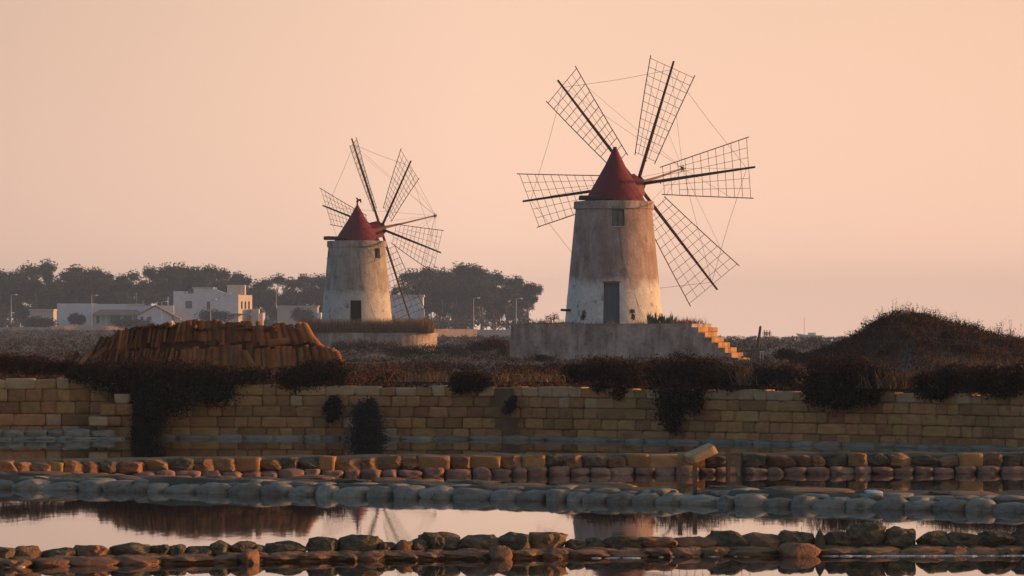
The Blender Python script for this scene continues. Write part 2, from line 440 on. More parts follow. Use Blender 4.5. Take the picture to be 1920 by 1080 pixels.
# ------------------------------------------------------------------ retaining walls of tufa blocks
def wall_run(root_name, label, x0, x1, ztop, seed, pal, foot=None):
    rr = random.Random(seed)
    base = wall_pt((x0 + x1) / 2)
    root = thing(root_name, base, label, 'wall')
    xs = np.linspace(x0, x1, 60); pts = [wall_pt(x) for x in xs]
    seg = [0.0]
    for a, b in zip(pts[:-1], pts[1:]): seg.append(seg[-1] + (b - a).length)
    tot = seg[-1]
    def pos(s):
        X = np.interp(s, seg, [p.x for p in pts]); Y = np.interp(s, seg, [p.y for p in pts]); return Vector((X, Y, 0))
    ncr = 5; 
    # dark core behind the blocks
    core = MB()
    for k in range(30):
        a, b = pos(tot * k / 30), pos(tot * (k + 1) / 30); d = (b - a).normalized(); nb = Vector((-d.y, d.x, 0))
        za = ztop(.5 * (k + .5) / 15) - .06
        core.add([a + nb * .022 - base, b + nb * .022 - base, b + nb * .4 - base, a + nb * .4 - base] +
                 [q + Vector((0, 0, za)) for q in (a + nb * .022 - base, b + nb * .022 - base, b + nb * .4 - base, a + nb * .4 - base)],
                 [(0, 1, 5, 4), (4, 5, 6, 7), (1, 2, 6, 5), (3, 0, 4, 7), (2, 3, 7, 6)])
    core.build('mortar', 'joint', root)
    for c in range(ncr):
        s = -rr.uniform(0, .3)
        while s < tot:
            L = rr.choice([.30, .34, .38, .42, .46, .62, .72]) * rr.uniform(.93, 1.07)
            e = min(s + L, tot); b0 = max(s, 0)
            if e - b0 > .1:
                m_ = (b0 + e) / 2; a, b = pos(b0), pos(e); d = (b - a).normalized(); nb = Vector((-d.y, d.x, 0))
                H = ztop(m_ / tot) / ncr
                drop = 0
                if c == ncr - 1:
                    drop = rr.choice([0, 0, .02, .03, .05])
                p = pos(m_) + nb * (.152 + rr.uniform(-.018, .012)) + Vector((0, 0, H * (c + .5) - drop / 2))
                me = rr.choice(PALE if (c == ncr - 1 and rr.random() < .55) or rr.random() < .05 else BLOCK)
                put('block', me, root, p - base, (e - b0 + rr.uniform(-.012, .012), .34, H + rr.uniform(-.008, .008) - drop),
                    (rr.uniform(-.012, .012), rr.uniform(-.012, .012), math.atan2(d.y, d.x)))
            s += L
    if foot:
        s = 0; 
        while s < tot:
            L = rr.uniform(.4, .95); a, b = pos(s), pos(min(tot, s + L)); d = (b - a).normalized(); nb = Vector((-d.y, d.x, 0))
            put('foot_stone', rr.choice(PILLOW), root, (a + b) / 2 - base - nb * .10 + Vector((0, 0, .01)), (L * 1.05, .34, .17 * rr.uniform(.7, 1.15)), (0, 0, math.atan2(d.y, d.x)))
            s += L
    return root
wall_run('block_wall', 'long retaining wall of tan stone blocks with bushes hanging over it', 262, 2200, lambda t: 1.24 - .10 * t, 3, None, True)
wall_run('block_wall', 'higher stretch of tan block wall ending at the stepped pale blocks', -330, 214, lambda t: 1.40, 4, None, False)
# stepped pale blocks at the break in the wall, and the ledge of grey stones beside them
b0 = wall_pt(210)
stp = thing('stepped_blocks', b0 + Vector((0, -.5, 0)), 'pile of pale cut blocks stepping up beside the break in the wall', 'stone steps')
for (x0, x1, y0, y1, me, dy) in [(215, 245, 739, 757, PALE[0], .1), (190, 219, 758, 778, BLOCK[1], 0), (217, 252, 758, 778, BLOCK[2], .05), (168, 204, 781, 798, PALE[2], -.1), (202, 228, 781, 798, BLOCK[3], 0), (226, 252, 779, 800, BLOCK[5], .1), (200, 252, 800, 822, BLOCK[7], .1)]:
    Y = b0.y - .5
    p = at((x0 + x1) / 2, (y0 + y1) / 2, Y) + Vector((0, dy, 0))
    put('block', me, stp, p - stp.location, ((x1 - x0) * Y / F, .42, (y1 - y0) * Y / F + .01), (0, 0, random.uniform(-.08, .08)))
b1 = wall_pt(80)
led = thing('stone_ledge', b1 + Vector((0, -.55, 0)), 'low ledge of flat grey stones along the foot of the higher wall', 'stone ledge')
x = -40
rr = random.Random(5)
while x < 205:
    wd = rr.uniform(28, 58); Y = wall_pt(x).y - .55
    p = at(x + wd / 2, 806, Y); put('stone', rr.choice(PILLOW), led, Vector((p.x, Y, .10)) - led.location, (wd * Y / F * 1.06, .5, .24 * rr.uniform(.85, 1.15)))
    p = at(x + wd / 2, 806, Y - .5); put('stone', rr.choice(PILLOW), led, Vector((p.x + .2, Y - .5, .0)) - led.location, (wd * Y / F * 1.1, .5, .12 * rr.uniform(.8, 1.2)))
    x += wd

# ------------------------------------------------------------------ front dike: rough stones on brown foundation stones
FR = [(-400, 1074), (-60, 1066), (0, 1064), (480, 1054), (960, 1047), (1440, 1042), (1920, 1041), (2300, 1041)]
def fr_pt(x): return on(x, lerp_tab(FR, x), 0)
front = thing('stone_dike', fr_pt(960), 'rough dark boulder row on brown wet stones with water on both sides', 'stone dike')
UP = [(-40, 30, 1028, 1062), (25, 78, 1027, 1061), (72, 142, 1031, 1060), (140, 207, 1025, 1050), (206, 284, 1020, 1050), (282, 318, 1024, 1049), (315, 350, 1023, 1048), (345, 398, 1025, 1048), (394, 432, 1018, 1047), (428, 482, 1017, 1047), (480, 500, 1023, 1046), (496, 574, 1018, 1046), (576, 632, 1010, 1042), (628, 712, 1006, 1041), (708, 740, 1018, 1040), (738, 772, 1016, 1039), (768, 806, 1012, 1040), (800, 832, 1008, 1040), (785, 862, 1000, 1038), (858, 934, 1005, 1037), (928, 1000, 1003, 1036), (992, 1062, 1000, 1035), (1060, 1100, 1013, 1036), (1096, 1136, 1011, 1036), (1130, 1204, 1006, 1037), (1198, 1268, 1008, 1035), (1260, 1336, 1008, 1034), (1328, 1402, 999, 1033), (1396, 1466, 1003, 1032), (1456, 1528, 999, 1031), (1546, 1592, 999, 1030), (1582, 1658, 984, 1028), (1652, 1718, 992, 1026), (1716, 1778, 999, 1029), (1770, 1844, 999, 1029), (1832, 1902, 998, 1029), (1894, 1965, 997, 1029)]
rr = random.Random(12)
x = 1962
while x < 2230: UP.append((x, x + 66, 998 + rr.uniform(-4, 5), 1030)); x += 62
x = -44
while x > -300: UP.append((x - 66, x, 1029 + rr.uniform(-4, 4), 1065)); x -= 62
for i, (x0, x1, y0, y1) in enumerate(UP):
    b = fr_pt((x0 + x1) / 2); Y = b.y + .70 + (.12 if i == 18 else 0)
    p = at((x0 + x1) / 2, (y0 + y1) / 2, Y)
    me = ROUGH[i % len(ROUGH)] if rr.random() < .78 else BROWN[i % len(BROWN)]
    put('stone', me, front, p - front.location, ((x1 - x0) * Y / F * 1.0, .36 * rr.uniform(.8, 1.2), (y1 - y0) * Y / F * 1.12), (rr.uniform(-.12, .12), rr.uniform(-.10, .10), rr.uniform(-.35, .35)))
# upright splinter
b = fr_pt(1536); Y = b.y + .6
mb = MB(); mb.lathe([(.07, -.10), (.075, 0), (.055, .08), (.008, .165)], 7)
o = mb.build('stone', 'dark_stone', front, loc=at(1537, 1018, Y) - front.location); o.scale = (.9, .7, .95)
x = -300
while x < 2230:
    wd = rr.uniform(44, 92); b = fr_pt(x + wd / 2); Y = b.y + .16
    put('foundation_stone', rr.choice(BROWN), front, Vector(((x + wd / 2 - 960) * Y / F, Y, .015)) - front.location,
        (wd * Y / F * 1.12, .5, .115 * rr.uniform(.8, 1.25)), (0, 0, rr.uniform(-.12, .12)))
    put('foundation_stone', rr.choice(BROWN), front, Vector(((x + wd / 2 - 950) * Y / F, Y + .45, .02)) - front.location,
        (wd * Y / F * 1.12, .6, .12), (0, 0, rr.uniform(-.12, .12)))
    x += wd
for (xc, yc, wd) in [(1498, 1040, 74), (938, 1042, 40), (470, 1046, 34)]:
    b = fr_pt(xc); Y = b.y - .05
    put('foundation_stone', rr.choice(BROWN[0::2]), front, Vector(((xc - 960) * Y / F, Y, .03)) - front.location, (wd * Y / F, .45, .21))
mb = MB()
V = []
for (xa, xb, n_) in [(1538, 1790, 130), (1790, 1990, 60), (1100, 1260, 14), (10, 70, 6), (1330, 1440, 6)]:
    for k in range(n_):
        x = rr.uniform(xa, xb); b = fr_pt(x); s_ = rr.uniform(.012, .038)
        c = Vector((b.x, b.y - rr.uniform(-.02, .22), .0)) - front.location
        rad6 = [s_ * rr.uniform(.8, 3.0) for _ in range(7)]
        ring = [Vector((rad6[q] * math.cos(q * .9), .6 * rad6[q] * math.sin(q * .9), 0)) for q in range(7)]
        hh_ = rr.uniform(.004, .014)
        mb.add([c + q - Vector((0, 0, .02)) for q in ring] + [c + q * .75 + Vector((0, 0, hh_ * rr.uniform(.4, 1))) for q in ring] + [c + Vector((0, 0, hh_))], [(q, (q + 1) % 7, 7 + (q + 1) % 7, 7 + q) for q in range(7)] + [(7 + q, 7 + (q + 1) % 7, 14) for q in range(7)])
o = mb.build('salt_crust', 'salt', front); tag(o, 'white salt crust at the waterline', kind='stuff')

# ------------------------------------------------------------------ second dike: grey pillow stones, mud ridge behind
R2 = [(-400, 908), (0, 917), (960, 938.5), (1920, 961), (2300, 970)]
def r2_pt(x): return on(x, lerp_tab(R2, x), 0)
mid = thing('stone_dike', r2_pt(960), 'row of smooth rounded grey stones edging a low muddy bank', 'stone dike')
x = -300; i = 0
d2 = (r2_pt(1900) - r2_pt(20)).normalized(); ang2 = math.atan2(d2.y, d2.x)
while x < 2230:
    wd = rr.choice([34, 42, 46, 50, 56, 66]) * rr.uniform(.9, 1.1)
    b = r2_pt(x + wd / 2); hgt = rr.uniform(.11, .16)
    Wm = wd * b.y / F / math.cos(ang2)
    put('stone', rr.choice(PILLOW), mid, b + Vector((.08, .24, .0)) - mid.location, (Wm * 1.01, .46, hgt * 2), (rr.uniform(-.1, .1), rr.uniform(-.06, .06), ang2 + rr.uniform(-.06, .06)))
    x += wd; i += 1
for (d0, x0_, me_set, hh0, wlo, whi) in ((.75, -40, PILLOW, .16, 24, 60), (1.9, -40, ROUGH, .17, 50, 130), (2.5, 10, BROWN, .16, 60, 150)):
    x = x0_
    while x < 1980:
        wd = rr.uniform(wlo, whi)
        if not (1262 < x + wd and x < 1312) and rr.random() < .8:
            b = r2_pt(x + wd / 2); Y = b.y + d0 + rr.uniform(-.2, .2)
            put('bank_stone', rr.choice(me_set), mid, Vector(((x + wd / 2 - 960) * Y / F, Y, hh0 * rr.uniform(.55, .95))) - mid.location, (wd * Y / F * 1.05, .5, rr.uniform(.08, .15)), (0, 0, ang2 + rr.uniform(-.15, .15)))
        x += wd
def ridge(name, label_parent, line, x0, x1, w0, h, seed, m, flat=0.6, nx=260, ny=14):
    vs_, fs = [], []
    for i in range(nx + 1):
        x = x0 + (x1 - x0) * i / nx; b = line(x)
        wd = w0(x) if callable(w0) else w0
        for j in range(ny + 1):
            t = j / ny; prof = min(1.0, t / .12, (1 - t) / .3)
            q = Vector((b.x * (1 + t * wd / b.y), b.y + .15 + t * wd, 0))
            nz_ = noise.noise(Vector((q.x * .9, q.y * .7, seed))) + .5 * noise.noise(Vector((q.x * 2.6, q.y * 2.0, seed + 5)))
            q.z = -.05 + prof * (h * (1 + .55 * nz_) + .05)
            vs_.append(q)
    for i in range(nx):
        for j in range(ny):
            a = i * (ny + 1) + j; fs.append((a, a + ny + 1, a + ny + 2, a + 1))
    mb = MB(); mb.add(vs_, fs); return mb.build(name, m, smooth=True)
R3 = [(-200, 895), (0, 893), (500, 892), (960, 891), (1440, 889.5), (1920, 888), (2100, 887)]
def r3_pt(x): return on(x, lerp_tab(R3, x), 0)
R3Y = [(-400, 66.4), (0, 69.0), (500, 71.2), (960, 72.4), (1440, 73.0), (1920, 73.4), (2300, 73.8)]
def r3_at(x):
    Y = lerp_tab(R3Y, x); return Vector(((x - 960) * Y / F, Y, 0))
def r2w(x): return float(np.interp(x, [-200, 0, 400, 960, 1900], [3.0, 3.2, 3.3, 3.0, 4.0]))
def r2gap(x):
    return r2w(x)
tag(ridge('mud_bank', None, r2_pt, -320, 1268, r2gap, .165, 2.0, 'mud'), kind='structure')
tag(ridge('mud_bank', None, r2_pt, 1308, 2240, r2gap, .165, 6.0, 'mud', nx=120), kind='structure')
# flat slabs and salt lump on the mud bank
for (xa, xb, yt, lab, m, cat) in [(1622, 1652, 916, 'pale salt lump on the muddy bank', 'salt', 'salt lump'), (1780, 1870, 920, 'long flat rust-brown slab lying on the muddy bank', 'brown_stone', 'slab'), (1462, 1600, 913, 'flat mossy brown slab on the muddy bank behind the grey stones', 'brown_stone', 'slab')]:
    Y = r2_pt((xa + xb) / 2).y + 1.6
    p = Vector((((xa + xb) / 2 - 960) * Y / F, Y, HC - (yt + 6 - YH) * Y / F - .03))
    o = obj('salt_lump' if m == 'salt' else 'flat_slab', stone_mesh('slab', m, xa, 5, .2, 3), None, p); o.scale = ((xb - xa) * Y / F, 1.3, 0.10); tag(o, lab, cat)
# wooden stakes of the little sluice
for (xs_, yt, lab) in [(1275, 866, 'weathered wooden stake of the little sluice in the muddy bank'), (1303, 868, 'weathered wooden stake of the little sluice in the muddy bank')]:
    Y = 62.3; p = at(xs_, yt, Y); mb = MB(); mb.box((0, 0, (p.z - .1) / 2), (.062, .05, p.z + .1)); mb.box((0, 0, p.z - .03), (.07, .056, .03))
    tag(mb.build('wooden_stake', 'post_wood', loc=(p.x, Y, 0)), lab, 'stake', 'stakes of the sluice')

# ------------------------------------------------------------------ third dike: salty waterline stones under brown rubble
def dike3(x0, x1, label, seed):
    rr = random.Random(seed)
    root = thing('stone_dike', r3_at((x0 + x1) / 2), label, 'stone dike')
    x = x0
    while x < x1:
        wd = rr.uniform(28, 50); b = r3_at(x + wd / 2)
        put('waterline_stone', rr.choice(SALTY), root, b + Vector((0, .22, .02)) - root.location, (wd * b.y / F * rr.uniform(.96, 1.08), .5, .215 * rr.uniform(.7, 1.15)), (rr.uniform(-.1, .1), rr.uniform(-.09, .09), rr.uniform(-.15, .15)))
        x += wd
    x = x0
    while x < x1:
        wd = rr.choice([26, 34, 38, 42, 46, 54]) * rr.uniform(.9, 1.1); b = r3_at(x + wd / 2)
        if x + wd > x1 + 12: break
        h = .21 * rr.uniform(.82, 1.1)
        me = rr.choice(RUBBLE) if rr.random() < .7 else rr.choice(ROUGH if rr.random() < .5 else BLOCK)
        put('rubble_stone', me, root, b + Vector((0, .40 + rr.uniform(-.05, .05), .11 + h / 2)) - root.location, (wd * b.y / F * 1.06, .4, h * 1.1), (rr.uniform(-.05, .05), rr.uniform(-.04, .04), rr.uniform(-.12, .12)))
        x += wd
    # earth and slab top behind the facing
    nx = 90; vs_, fs = [], []
    for i in range(nx + 1):
        b = r3_at(x0 + (x1 - x0) * i / nx)
        for j, (dy, z) in enumerate([(.30, .0), (.42, .29), (.55, .335), (1.0, .34), (1.5, .33), (1.75, -.05)]):
            q = b + Vector((0, dy, z - (.0 if z < .1 else .04 * noise.noise(Vector((b.x * 1.5, dy * 2, seed))))))
            vs_.append(q - root.location)
    for i in range(nx):
        for j in range(5):
            a = i * 6 + j; fs.append((a, a + 6, a + 7, a + 1))
    n_ = (nx) * 6
    fs += [(0, 1, 2, 3, 4, 5), tuple(n_ + k for k in (5, 4, 3, 2, 1, 0))]
    mb = MB(); mb.add(vs_, fs); mb.build('earth_top', 'mud', root)
    return root
dike3(-310, 1372, 'salt-stained stone dike of brown rubble running up to the sluice opening', 31)
dike3(1398, 2230, 'squarer brown stone dike beyond the sluice opening with dull salty waterline stones', 33)
# leaning block, sluice post, grey boulder
p = at(1313, 851, 72.9)
o = obj('leaning_block', block_mesh('leaning_block', 'tufa_pale', 77), None, p); o.scale = (.50, .34, .16); o.rotation_euler = (.1, R(-24), R(12)); tag(o, 'pale squared block tilted on top of the rubble dike', 'stone block')
Y = 72.6; p = at(1365, 837, Y); mb = MB(); mb.box((0, 0, p.z / 2 - .05), (.075, .06, p.z + .1)); mb.box((.0, -.04, .12), (.03, .03, .30))
tag(mb.build('sluice_post', 'post_wood', loc=(p.x, Y, 0)), 'short upright wooden post at the dark sluice opening', 'post')

# ------------------------------------------------------------------ roof-tile pile
def tile_mesh(name, m, L=.47, w0=.105, w1=.082, th=.014, n=6):
    vs_ = []
    for (z, r) in ((0, w0), (L, w1)):
        for rr_ in (r, r - th):
            for i in range(n + 1):
                t = math.pi * i / n; vs_.append((rr_ * math.cos(t), -rr_ * .78 * math.sin(t), z))
    k = n + 1; fs = []
    for i in range(n):
        fs += [(i, i + 1, 2 * k + i + 1, 2 * k + i), (k + i + 1, k + i, 3 * k + i, 3 * k + i + 1), (i + 1, i, k + i, k + i + 1), (2 * k + i, 2 * k + i + 1, 3 * k + i + 1, 3 * k + i)]
    fs += [(0, 2 * k, 3 * k, k), (n, k + n, 3 * k + n, 2 * k + n)]
    mb = MB(); mb.add(vs_, fs); return mb.mesh(name, m)
TILE = tile_mesh('roof_tile', 'terracotta')
PY = 106.5; PX = F / PY
def pz(y): return HC - (y - YH) / PX
pile = thing('tile_pile', Vector(((390 - 960) / PX, PY, 1.0)), 'long heap of terracotta roof tiles stacked on end above the wall', 'tile pile')
rr = random.Random(21)
def tile(xpx, ybot, yaw, lean, dy=0.0, pitch=0.0, sc=1.0):
    o = obj('roof_tile', TILE, pile, Vector(((xpx - 960) / PX, PY + dy, pz(ybot + 4 * math.sin(xpx * .045 + ybot)))) - pile.location)
    # yaw: direction the round back faces (0 = camera, 90 = right); lean: tilt in the picture plane
    o.rotation_euler = (Matrix.Rotation(lean, 3, 'Y') @ Matrix.Rotation(pitch, 3, 'X') @ Matrix.Rotation(R(yaw), 3, 'Z')).to_euler()
    o.scale = (sc, sc, sc * rr.uniform(1.03, 1.13)); return o
# section of tiles seen edge-on (leaning towards the corner)
def run(x0, x1, ybot, step, yaw, yj, lean, lj, dy, sc=1.0):
    x = x0
    while x < x1:
        yb = ybot(x) if callable(ybot) else ybot
        tile(x, yb + rr.uniform(-2, 2), yaw + rr.uniform(-yj, yj), lean + rr.uniform(-lj, lj), dy + rr.uniform(-.05, .05), rr.uniform(-.05, .02), sc)
        x += step * rr.uniform(.75, 1.25)
run(212, 340, lambda x: 652 - 10 * (x - 212) / 128, 4.4, 100, 13, R(13), R(6), .0, .92)
run(158, 339, 690, 4.4, 100, 13, R(16), R(7), -.18, .92)
run(112, 172, 698, 4.6, 110, 14, R(32), R(8), -.05)
run(172, 224, 668, 4.4, 122, 14, R(30), R(8), .0)
# section of tiles with their backs turned to the viewer
run(346, 470, lambda x: 640 + 4 * (x - 346) / 124, 6.8, 12, 16, R(-1), R(3), .06)
run(470, 520, 645, 8, 25, 20, R(-6), R(4), .06)
run(346, 470, 689, 6.4, 8, 14, R(0), R(3), -.16)
run(470, 560, 690, 7.2, 20, 22, R(-4), R(5), -.16)
for (xb, yb, lean) in [(528, 648, -12), (540, 646, -16), (557, 647, -21), (575, 644, -24), (588, 640, -27), (598, 652, -34), (608, 660, -38)]:
    tile(xb, yb, 32, R(lean), .05); tile(xb - 6, yb, 30, R(lean + 3), .12)
for (xb, yb, lean) in [(570, 686, -8), (582, 688, -14), (600, 686, -17), (614, 687, -19), (626, 688, -21), (636, 688, -22), (645, 689, -24)]:
    tile(xb, yb, 34, R(lean), -.14); tile(xb - 5, yb, 30, R(lean + 2), -.06)
o = tile(505, 648, 10, R(82), -.22); o = tile(480, 690, 5, R(-32), -.26); o = tile(172, 672, -60, R(52), -.22); o = tile(150, 690, -60, R(38), -.2)
# bottom tier, mostly behind the bushes
run(150, 640, 726, 13, 5, 40, 0, R(6), -.3)
# tiles laid flat along the top
x = 222
while x < 572:
    yb = float(np.interp(x, [222, 260, 345, 450, 540, 600], [612, 607, 603, 606, 612, 622]))
    o = tile(x, yb + 9, 0, 0, rr.uniform(-.05, .35)); o.rotation_euler = (R(rr.uniform(72, 88)), rr.uniform(-.15, .15), R(rr.choice([-12, 5, 20, 35, 180, 195, 60]) + rr.uniform(-15, 15))); o.scale = (.9, .9, .75)
    x += rr.uniform(6, 12)
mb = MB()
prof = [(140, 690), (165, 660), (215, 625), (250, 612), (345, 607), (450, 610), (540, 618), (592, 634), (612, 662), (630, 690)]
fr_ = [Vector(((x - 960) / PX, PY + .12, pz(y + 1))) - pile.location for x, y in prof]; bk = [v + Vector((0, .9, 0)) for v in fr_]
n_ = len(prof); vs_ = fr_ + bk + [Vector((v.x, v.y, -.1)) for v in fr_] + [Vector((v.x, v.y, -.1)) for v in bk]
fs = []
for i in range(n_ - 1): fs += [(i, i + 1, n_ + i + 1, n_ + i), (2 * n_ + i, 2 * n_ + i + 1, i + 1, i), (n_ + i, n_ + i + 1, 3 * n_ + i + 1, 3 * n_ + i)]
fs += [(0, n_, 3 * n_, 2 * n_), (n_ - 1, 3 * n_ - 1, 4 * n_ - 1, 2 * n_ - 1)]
mb.add(vs_, fs); tag(mb.build('shade_core', 'terracotta_shade', pile), kind='stuff')  # plain filler core, coloured dark as the shade in the tile gaps

# ------------------------------------------------------------------ windmills
def mill(name, label, cx, px, base_y, rim_y, Rb, Rt, rim_h, cone_r, cone_dx, apex_y, hub, vecs, tipv, widths, openings, plaster, finial, tail):
    """cx: picture column of the tower axis, px: pixels per metre there; the mill's own frame starts at the tower foot"""
    Y0 = F / px
    base = at(cx, base_y, Y0)
    root = thing(name, base, label, 'windmill')
    H = (base_y - rim_y) / px
    Hr = H - rim_h
    rad = lambda z: Rb + (Rt - Rb) * z / Hr
    # tower with real openings; angle 0 looks at the camera, positive to the right
    th = set(np.round(np.linspace(-180, 180, 65)[:-1], 3)); zs = set(np.round(np.linspace(0, Hr, 14), 3))
    for (a, hw, z0, z1) in openings:
        th |= {round(a - hw, 3), round(a + hw, 3)}; zs |= {round(z0, 3), round(z1, 3)}
    th = sorted(th); zs = sorted(zs)
    mb = MB(); nT = len(th)
    P = lambda t, z, d=0.0: Vector(((rad(z) - d) * math.sin(R(t)), -(rad(z) - d) * math.cos(R(t)), z))
    pts = []
    for z in zs:
        for t in th:
            w_ = .012 * noise.noise(P(t, z) * 1.3); pts.append(P(t, z, w_))
    fs = []
    inside = lambda t, z: any(abs(t - a) < hw - 1e-3 and z0 < z < z1 for (a, hw, z0, z1) in openings)
    for k in range(len(zs) - 1):
        for i in range(nT):
            j = (i + 1) % nT
            tm = (th[i] + (th[j] if j else th[0] + 360)) / 2; zm = (zs[k] + zs[k + 1]) / 2
            if not inside(tm, zm): fs.append((k * nT + i, k * nT + j, (k + 1) * nT + j, (k + 1) * nT + i))
    mb.add(pts, fs)
    for (a, hw, z0, z1) in openings:
        D = .34
        c = [P(a - hw, z0), P(a + hw, z0), P(a + hw, z1), P(a - hw, z1)]
        inn = [P(a, z0, D) * 1, ] 
        nrm = Vector((math.sin(R(a)), -math.cos(R(a)), 0))
        ci = [q - nrm * D for q in c]
        mb.add(c + ci, [(0, 1, 5, 4), (1, 2, 6, 5), (2, 3, 7, 6), (3, 0, 4, 7)])
    tower = mb.build('tower', plaster, root, smooth=True)
    for k, (a, hw, z0, z1) in enumerate(openings):
        nrm = Vector((math.sin(R(a)), -math.cos(R(a)), 0)); u = Vector((math.cos(R(a)), math.sin(R(a)), 0))
        wd = 2 * rad(z0) * math.sin(R(hw)); D = .30
        M = Matrix((u, -nrm, Vector((0, 0, 1)))).transposed()
        c0 = nrm * (rad((z0 + z1) / 2) - D); c0.z = (z0 + z1) / 2
        if z1 - z0 > 1.5:
            dr = MB()
            if name == 'windmill' and plaster == 'plaster_a':
                d_ = bpy.data.objects.new('door', None); 
                npl = 5
                mbk = MB(); mbk.box(c0 - nrm * .03, (wd, .03, z1 - z0), M); door = mbk.build('door', 'door_paint', root)
                for q in range(npl):
                    pk = MB(); pk.box(c0 + u * (wd * ((q + .5) / npl - .5)), (wd / npl - .018, .035, z1 - z0 - .02), M); pk.build('plank', 'door_paint', door)
                bpy.data.objects.remove(d_)
                ln = MB(); ln.box(nrm * (rad(z1) - .08) + Vector((0, 0, z1 - .05)), (wd, .2, .1), M); ln.build('lintel', 'post_wood', door)
            else:
                dr.box(c0 - nrm * .03, (wd, .03, z1 - z0), M); door = dr.build('door', 'inside_shade', root); door['label'] = 'dark open doorway'  # no door leaf: near-black panel painted as the shade inside the doorway
                jb = MB()
                for s in (-1, 1): jb.box(c0 + u * (s * (wd / 2 - .03)), (.05, .08, z1 - z0), M)
                jb.box(c0 + Vector((0, 0, (z1 - z0) / 2 - .03)), (wd - .1, .08, .05), M); jb.build('door_frame', 'wood', door)
        else:
            wb = MB(); wb.box(c0 - nrm * .02, (wd, .03, z1 - z0), M); win = wb.build('window', 'glass_dark', root)
            fb = MB()
            for s in (-1, 1): fb.box(c0 + u * (s * (wd / 2 - .03)), (.05, .05, z1 - z0), M)
            for s in (-1, 1): fb.box(c0 + Vector((0, 0, s * ((z1 - z0) / 2 - .03))), (wd - .1, .05, .05), M)
            fb.box(c0, (.035, .05, z1 - z0 - .1), M)
            fb.build('window_frame', 'door_paint', win)
            sb = MB(); cs = nrm * (rad(z0) - .05); cs.z = z0 + .02; sb.box(cs, (wd + .02, .22, .05), M); sb.build('sill', 'pale_board', win)
    mb = MB(); mb.lathe([(Rt - .05, Hr), (Rt + .085, Hr + .003), (Rt + .09, H - .04), (Rt + .06, H), (Rt - .4, H + .004)], 64)
    mb.build('rim', 'plaster_c', root, smooth=False)
    # cap
    ha = (base_y - apex_y) / px
    cc = Vector((cone_dx, 0, 0))
    mb = MB(); mb.lathe([(cone_r, H + .006), (cone_r * .985, H + .05), (cone_r * .64, H + (ha - H) * .36), (cone_r * .33, H + (ha - H) * .67), (.10, ha - .04), (.085, ha)], 40, cc)
    cap = mb.build('cap', 'red_cap', root, smooth=True)
    if finial:
        mb = MB(); mb.lathe([(.085, ha - .05), (.05, ha + .2), (.10, ha + .28), (.05, ha + .36), (.03, ha + .5)], 10, cc)
        mb.box(cc + Vector((.13, 0, ha + .38)), (.3, .03, .16)); mb.box(cc + Vector((.25, 0, ha + .26)), (.1, .03, .14)); mb.box(cc + Vector((-.03, 0, ha + .5)), (.14, .06, .1))
        mb.build('finial', 'red_cap', cap)
    else:
        mb = MB(); mb.lathe([(.11, ha - .06), (.11, ha + .015), (.06, ha + .05)], 12, cc); mb.build('finial', 'iron', cap)
    # rotor frame measured from the six spars in the picture
    e1, e2, d1, d2 = vecs
    E1 = Vector((e1[0], d1, -e1[1])) / px; E2 = Vector((e2[0], d2, -e2[1])) / px
    Ls = E1.length; E1.normalize(); E2 = (E2 - E1 * E2.dot(E1)).normalized()
    Nn = E1.cross(E2)
    if Nn.y < 0: Nn = -Nn
    hx = (hub[0] - cx) / px; hd = hx / Nn.x
    hubp = Vector((hx, hd * Nn.y, (base_y - hub[1]) / px))
    # shaft, hub wheel, dormer box
    mb = MB(); mb.tube(hubp - Nn * (hd + .6), hubp + Nn * .35, .14, .14, 12); mb.build('windshaft', 'wood', root, smooth=False)
    mb = MB(); mb.tube(hubp - Nn * .16, hubp + Nn * .16, .42, .42, 24); mb.tube(hubp + Nn * .1, hubp + Nn * .3, .26, .22, 16)
    for i in range(6):
        a = 2 * math.pi * i / 6 + .2; mb.box(hubp + (E1 * math.cos(a) + E2 * math.sin(a)) * .42, (.12, .12, .12))
    mb.build('hub', 'iron', root)
    # dormer: pitched housing from the cone out to the hub
    s_ = Nn.cross(Vector((0, 0, 1))).normalized(); up = s_.cross(Nn).normalized()
    o0 = hubp - Nn * (hd * .82); o1 = hubp - Nn * .22
    pr = [(-.52, -.55), (.52, -.55), (.52, .18), (0, .62), (-.52, .18)]
    vs_ = [o + s_ * a + up * b for o in (o0, o1) for a, b in pr]
    mb = MB(); mb.add(vs_, [(0, 1, 6, 5), (1, 2, 7, 6), (2, 3, 8, 7), (3, 4, 9, 8), (4, 0, 5, 9), (4, 3, 2, 1, 0), (5, 6, 7, 8, 9)]); mb.build('dormer', 'red_cap', cap)
    # bowsprit pole with braces
    tip = hubp + Nn * tipv
    mb = MB(); mb.tube(hubp + Nn * .2, hubp + Nn * tipv * .5, .075, .06, 8); mb.tube(hubp + Nn * tipv * .5, tip, .06, .045, 8)
    mb.tube(hubp + Nn * .2 + up * .12, hubp + Nn * tipv * .62, .03, .02, 6)
    mb.tube(tip - Nn * .08, tip + Nn * .1, .10, .07, 8)
    for i in range(6):
        a = 2 * math.pi * i / 6; mb.tube(tip, tip + (E1 * math.cos(a) + E2 * math.sin(a)) * .2, .02, .02, 5)
    mb.build('bowsprit', 'post_wood', root)
    tips = []
